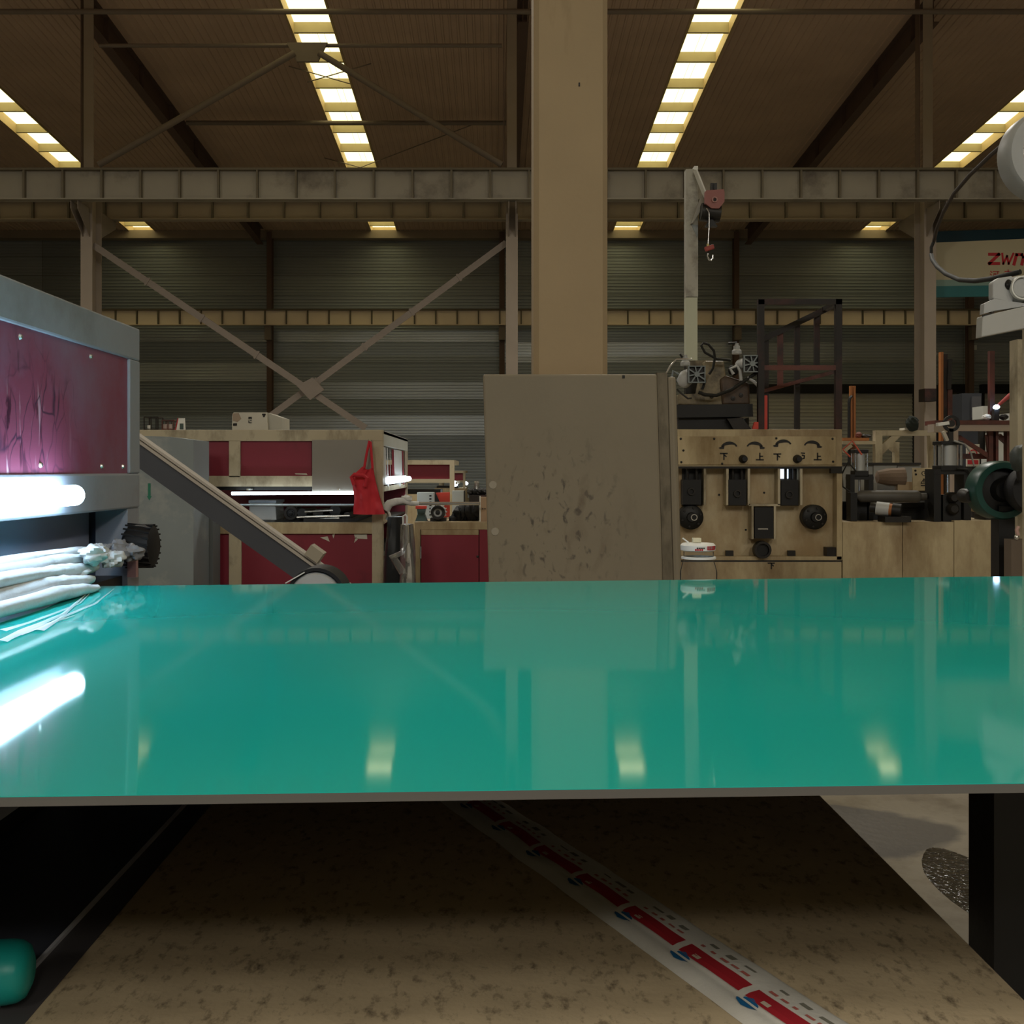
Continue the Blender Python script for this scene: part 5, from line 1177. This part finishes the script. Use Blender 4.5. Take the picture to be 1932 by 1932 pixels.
for a_, c_ in ((1589, 1606), (1607, 1647), (1648, 1692), (1693, 1738)): MB().pb(a_ + .3, 877, c_ - .3, 1140, 10.9 + .02 * (a_ % 2), .04).build('panel', mat('grey_panel', (.26, .26, .24), .6), t)
MB().pb(1589, 873, 1738, 877, 10.88, .08).build('top_strip', darkst, t)
t = thing('orange_rack', 'orange and black tall upright bars right of the steel column', 'rack')
fr(1775, 664, 1780, 1050, 16, .08).build('orange_bar', orange, t); fr(1780.5, 668, 1788, 1050, 16.02, .08).build('dark_bar', oxide2, t)
MB().bar(P(1792, 678, 16), P(1790, 735, 16), .05, .06).build('chain_bar', darkst, t); fr(1788.5, 735, 1797, 1050, 16, .06).build('red_bar', oxide, t)
t = thing('welding_bench', 'rust-red welding bench on pale legs at far right', 'bench')
Yk = 14.0
fr(1765, 793, 1915, 801, Yk, .35).build('bench_top', oxide, t)
fr(1800, 801, 1960, 813, Yk + .02, .12).build('pale_beam', mat('pinkish_cream', (.36, .29, .24), .6), t)
fr(1797, 813, 1808, 1073, Yk + .02, .1).build('leg', mat('pinkish_cream_b', (.36, .29, .24), .6), t)
for px0, px1 in ((1866, 1874), (1879, 1884), (1868, 1875)): fr(px0, 813, px1, 1073, Yk + .2 + .08 * (px0 == 1868), .07).build('red_leg', oxide, t)
fr(1900, 813, 1908, 1073, Yk + .2, .1).build('red_leg', oxide, t)
MB().bar(P(1808, 824, Yk + .25), P(1868, 862, Yk + .25), .05, .05).build('diagonal', oxide, t)
MB().bar(P(1884, 822, Yk + .3), P(1912, 846, Yk + .3), .06, .06).build('diagonal', oxide, t)
fr(1808, 856, 1866, 866, Yk + .4, .06).build('cross_beam', oxide, t)
MB().bar(P(1862, 820, Yk + .25), P(1867, 866, Yk + .25), .04, .05).build('diagonal', oxide, t)
fr(1762, 800, 1800, 815, Yk - .2, .2).build('side_shelf', mat('dusty_beam', (.30, .25, .20), .7), t)
t = thing('hand_crank', 'round black crank on a grey bracket over the thick cylinder', 'crank')
MB().ring([(.05, 0), (.075, 0), (.075, .03), (.05, .03)], (X(1796, 9.64), 9.64, Z(799, 9.64)), 'Y', 22).build('crank_ring', black, t, smooth=True)
MB().lathe([(0, 0), (.03, 0), (.03, .05), (0, .05)], (X(1796, 9.64), 9.64, Z(799, 9.64)), 'Y', 14).build('hub', darkst, t)
MB().pb(1791, 808, 1799, 832, 9.64, .04).build('bracket', darkst, t)
MB().bar(P(1768, 801, 9.66), P(1789, 798, 9.66), .05, .03).build('pale_lever', whitep, t)
MB().bar(P(1779, 814, 9.66), P(1787, 832, 9.66), .03, .03).build('pale_link', mat('cream_link', (.48, .44, .36), .6), t)
t = thing('machine_cabinet', 'dark cabinet standing behind the welding bench', 'cabinet')
fr(1815, 742, 1852, 1024, 19, .8).build('cabinet_body', mat('dark_blue_cabinet', (.03, .033, .04), .5), t)
fr(1834, 748, 1851, 788, 18.97, .03).build('door', mat('dark_cabinet_door', (.06, .06, .065), .5), t)
t = thing('white_crates', 'white crates and boxes stacked under the welding bench', 'crates')
for px0, py0, px1, py1 in ((1880, 816, 1910, 852), (1855, 766, 1868, 790), (1872, 852, 1910, 880), (1903, 780, 1918, 800)): fr(px0, py0, px1, py1, 17.5 + (px0 % 7) * .03, .4).build('crate', mat('white_crate', (.48, .49, .46), .6), t)
fr(1850, 880, 1920, 1036, 17.4, .6).build('shelf', darkst, t); fr(1850, 790, 1920, 793, 18.2, .5).build('shelf', darkst, t)
fr(1850, 793, 1856, 1036, 18.2, .1).build('shelf_post', darkst, t)
t = thing('notice_board', 'small cream notice with red ring sign under the bench', 'sign')
fr(1824, 838, 1848, 880, 16.5, .03).build('board', carton, t)
MB().ring([(.05, -.006), (.066, -.006), (.066, 0), (.05, 0)], (X(1836, 16.5), 16.5, Z(856, 16.5)), 'Y', 22).build('red_ring', redink, t)
fr(1832, 855, 1840, 858, 16.49, .01).build('black_bar', ink, t)
fr(1826, 868, 1846, 876, 16.49, .01).build('red_caption', redink, t)
fr(1834, 880, 1838, 1046, 16.52, .05).build('sign_post', darkst, t)
t = thing('red_upright', 'rust-red upright bar rising beside the welding spark', 'post')
MB().pb(1868, 662, 1877, 793, Yk + .3, .07).build('bar', oxide, t)
t = thing('welding_spark', 'blue-white welding arc on the rust-red bench', 'arc')
MB().blob(P(1880, 768, Yk + .15), (.045, .03, .03), 12, 8, .3).build('arc', arcm, t)
MB().bar(P(1879, 772, Yk + .2), P(1878, 793, Yk + .2), .07, .07).build('workpiece', oxide2, t)
t = thing('welding_hose', 'red welding arm coming from the right edge to the spark', 'hose')
MB().tube([P(1960, 728, Yk + .1), P(1925, 738, Yk + .1), P(1905, 746, Yk + .1), P(1884, 764, Yk + .1)], lambda s_: .05 - .03 * s_, 10).build('arm', mat('dull_red_sleeve', (.35, .06, .06), .7), t, smooth=True)
MB().bar(P(1952, 730, Yk + .1), P(1952, 1073, Yk + .1), .08, .08).build('stand', darkst, t)
for px in (1862, 1894): tag(MB().blob(P(px, 787, Yk + .3), (.06, .05, .04), 12, 8, .3, px).build('small_part', whitep if px < 1880 else darkst), 'small pale part left of the welding spark' if px < 1880 else 'small dark part right of the welding spark', 'part')
tag(MB().pb(1830, 651, 1843, 660, 50.3, .25).build('wall_lamp', whitep), 'small white box lamp on the far wall at right', 'lamp')
t = thing('column_clamp', 'dark clamp box on the lower part of the right steel column', 'clamp')
MB().pb(1745, 733, 1767, 757, 27.2, .4).build('clamp_box', oxide2, t)
tag(MB().blob(P(1721, 799, 14.9), (.09, .05, .11), 12, 8, .3, 8).build('green_bundle', mat('dark_green_cloth', (.008, .014, .010), .8)), 'dark green lump on the cream trestle beside the column', 'bundle')
tag(MB().pb(1707, 807, 1726, 811.5, 14.95, .2).build('paper_pad', carton), 'pale flat pad lying on the cream trestle', 'pad')
settle()
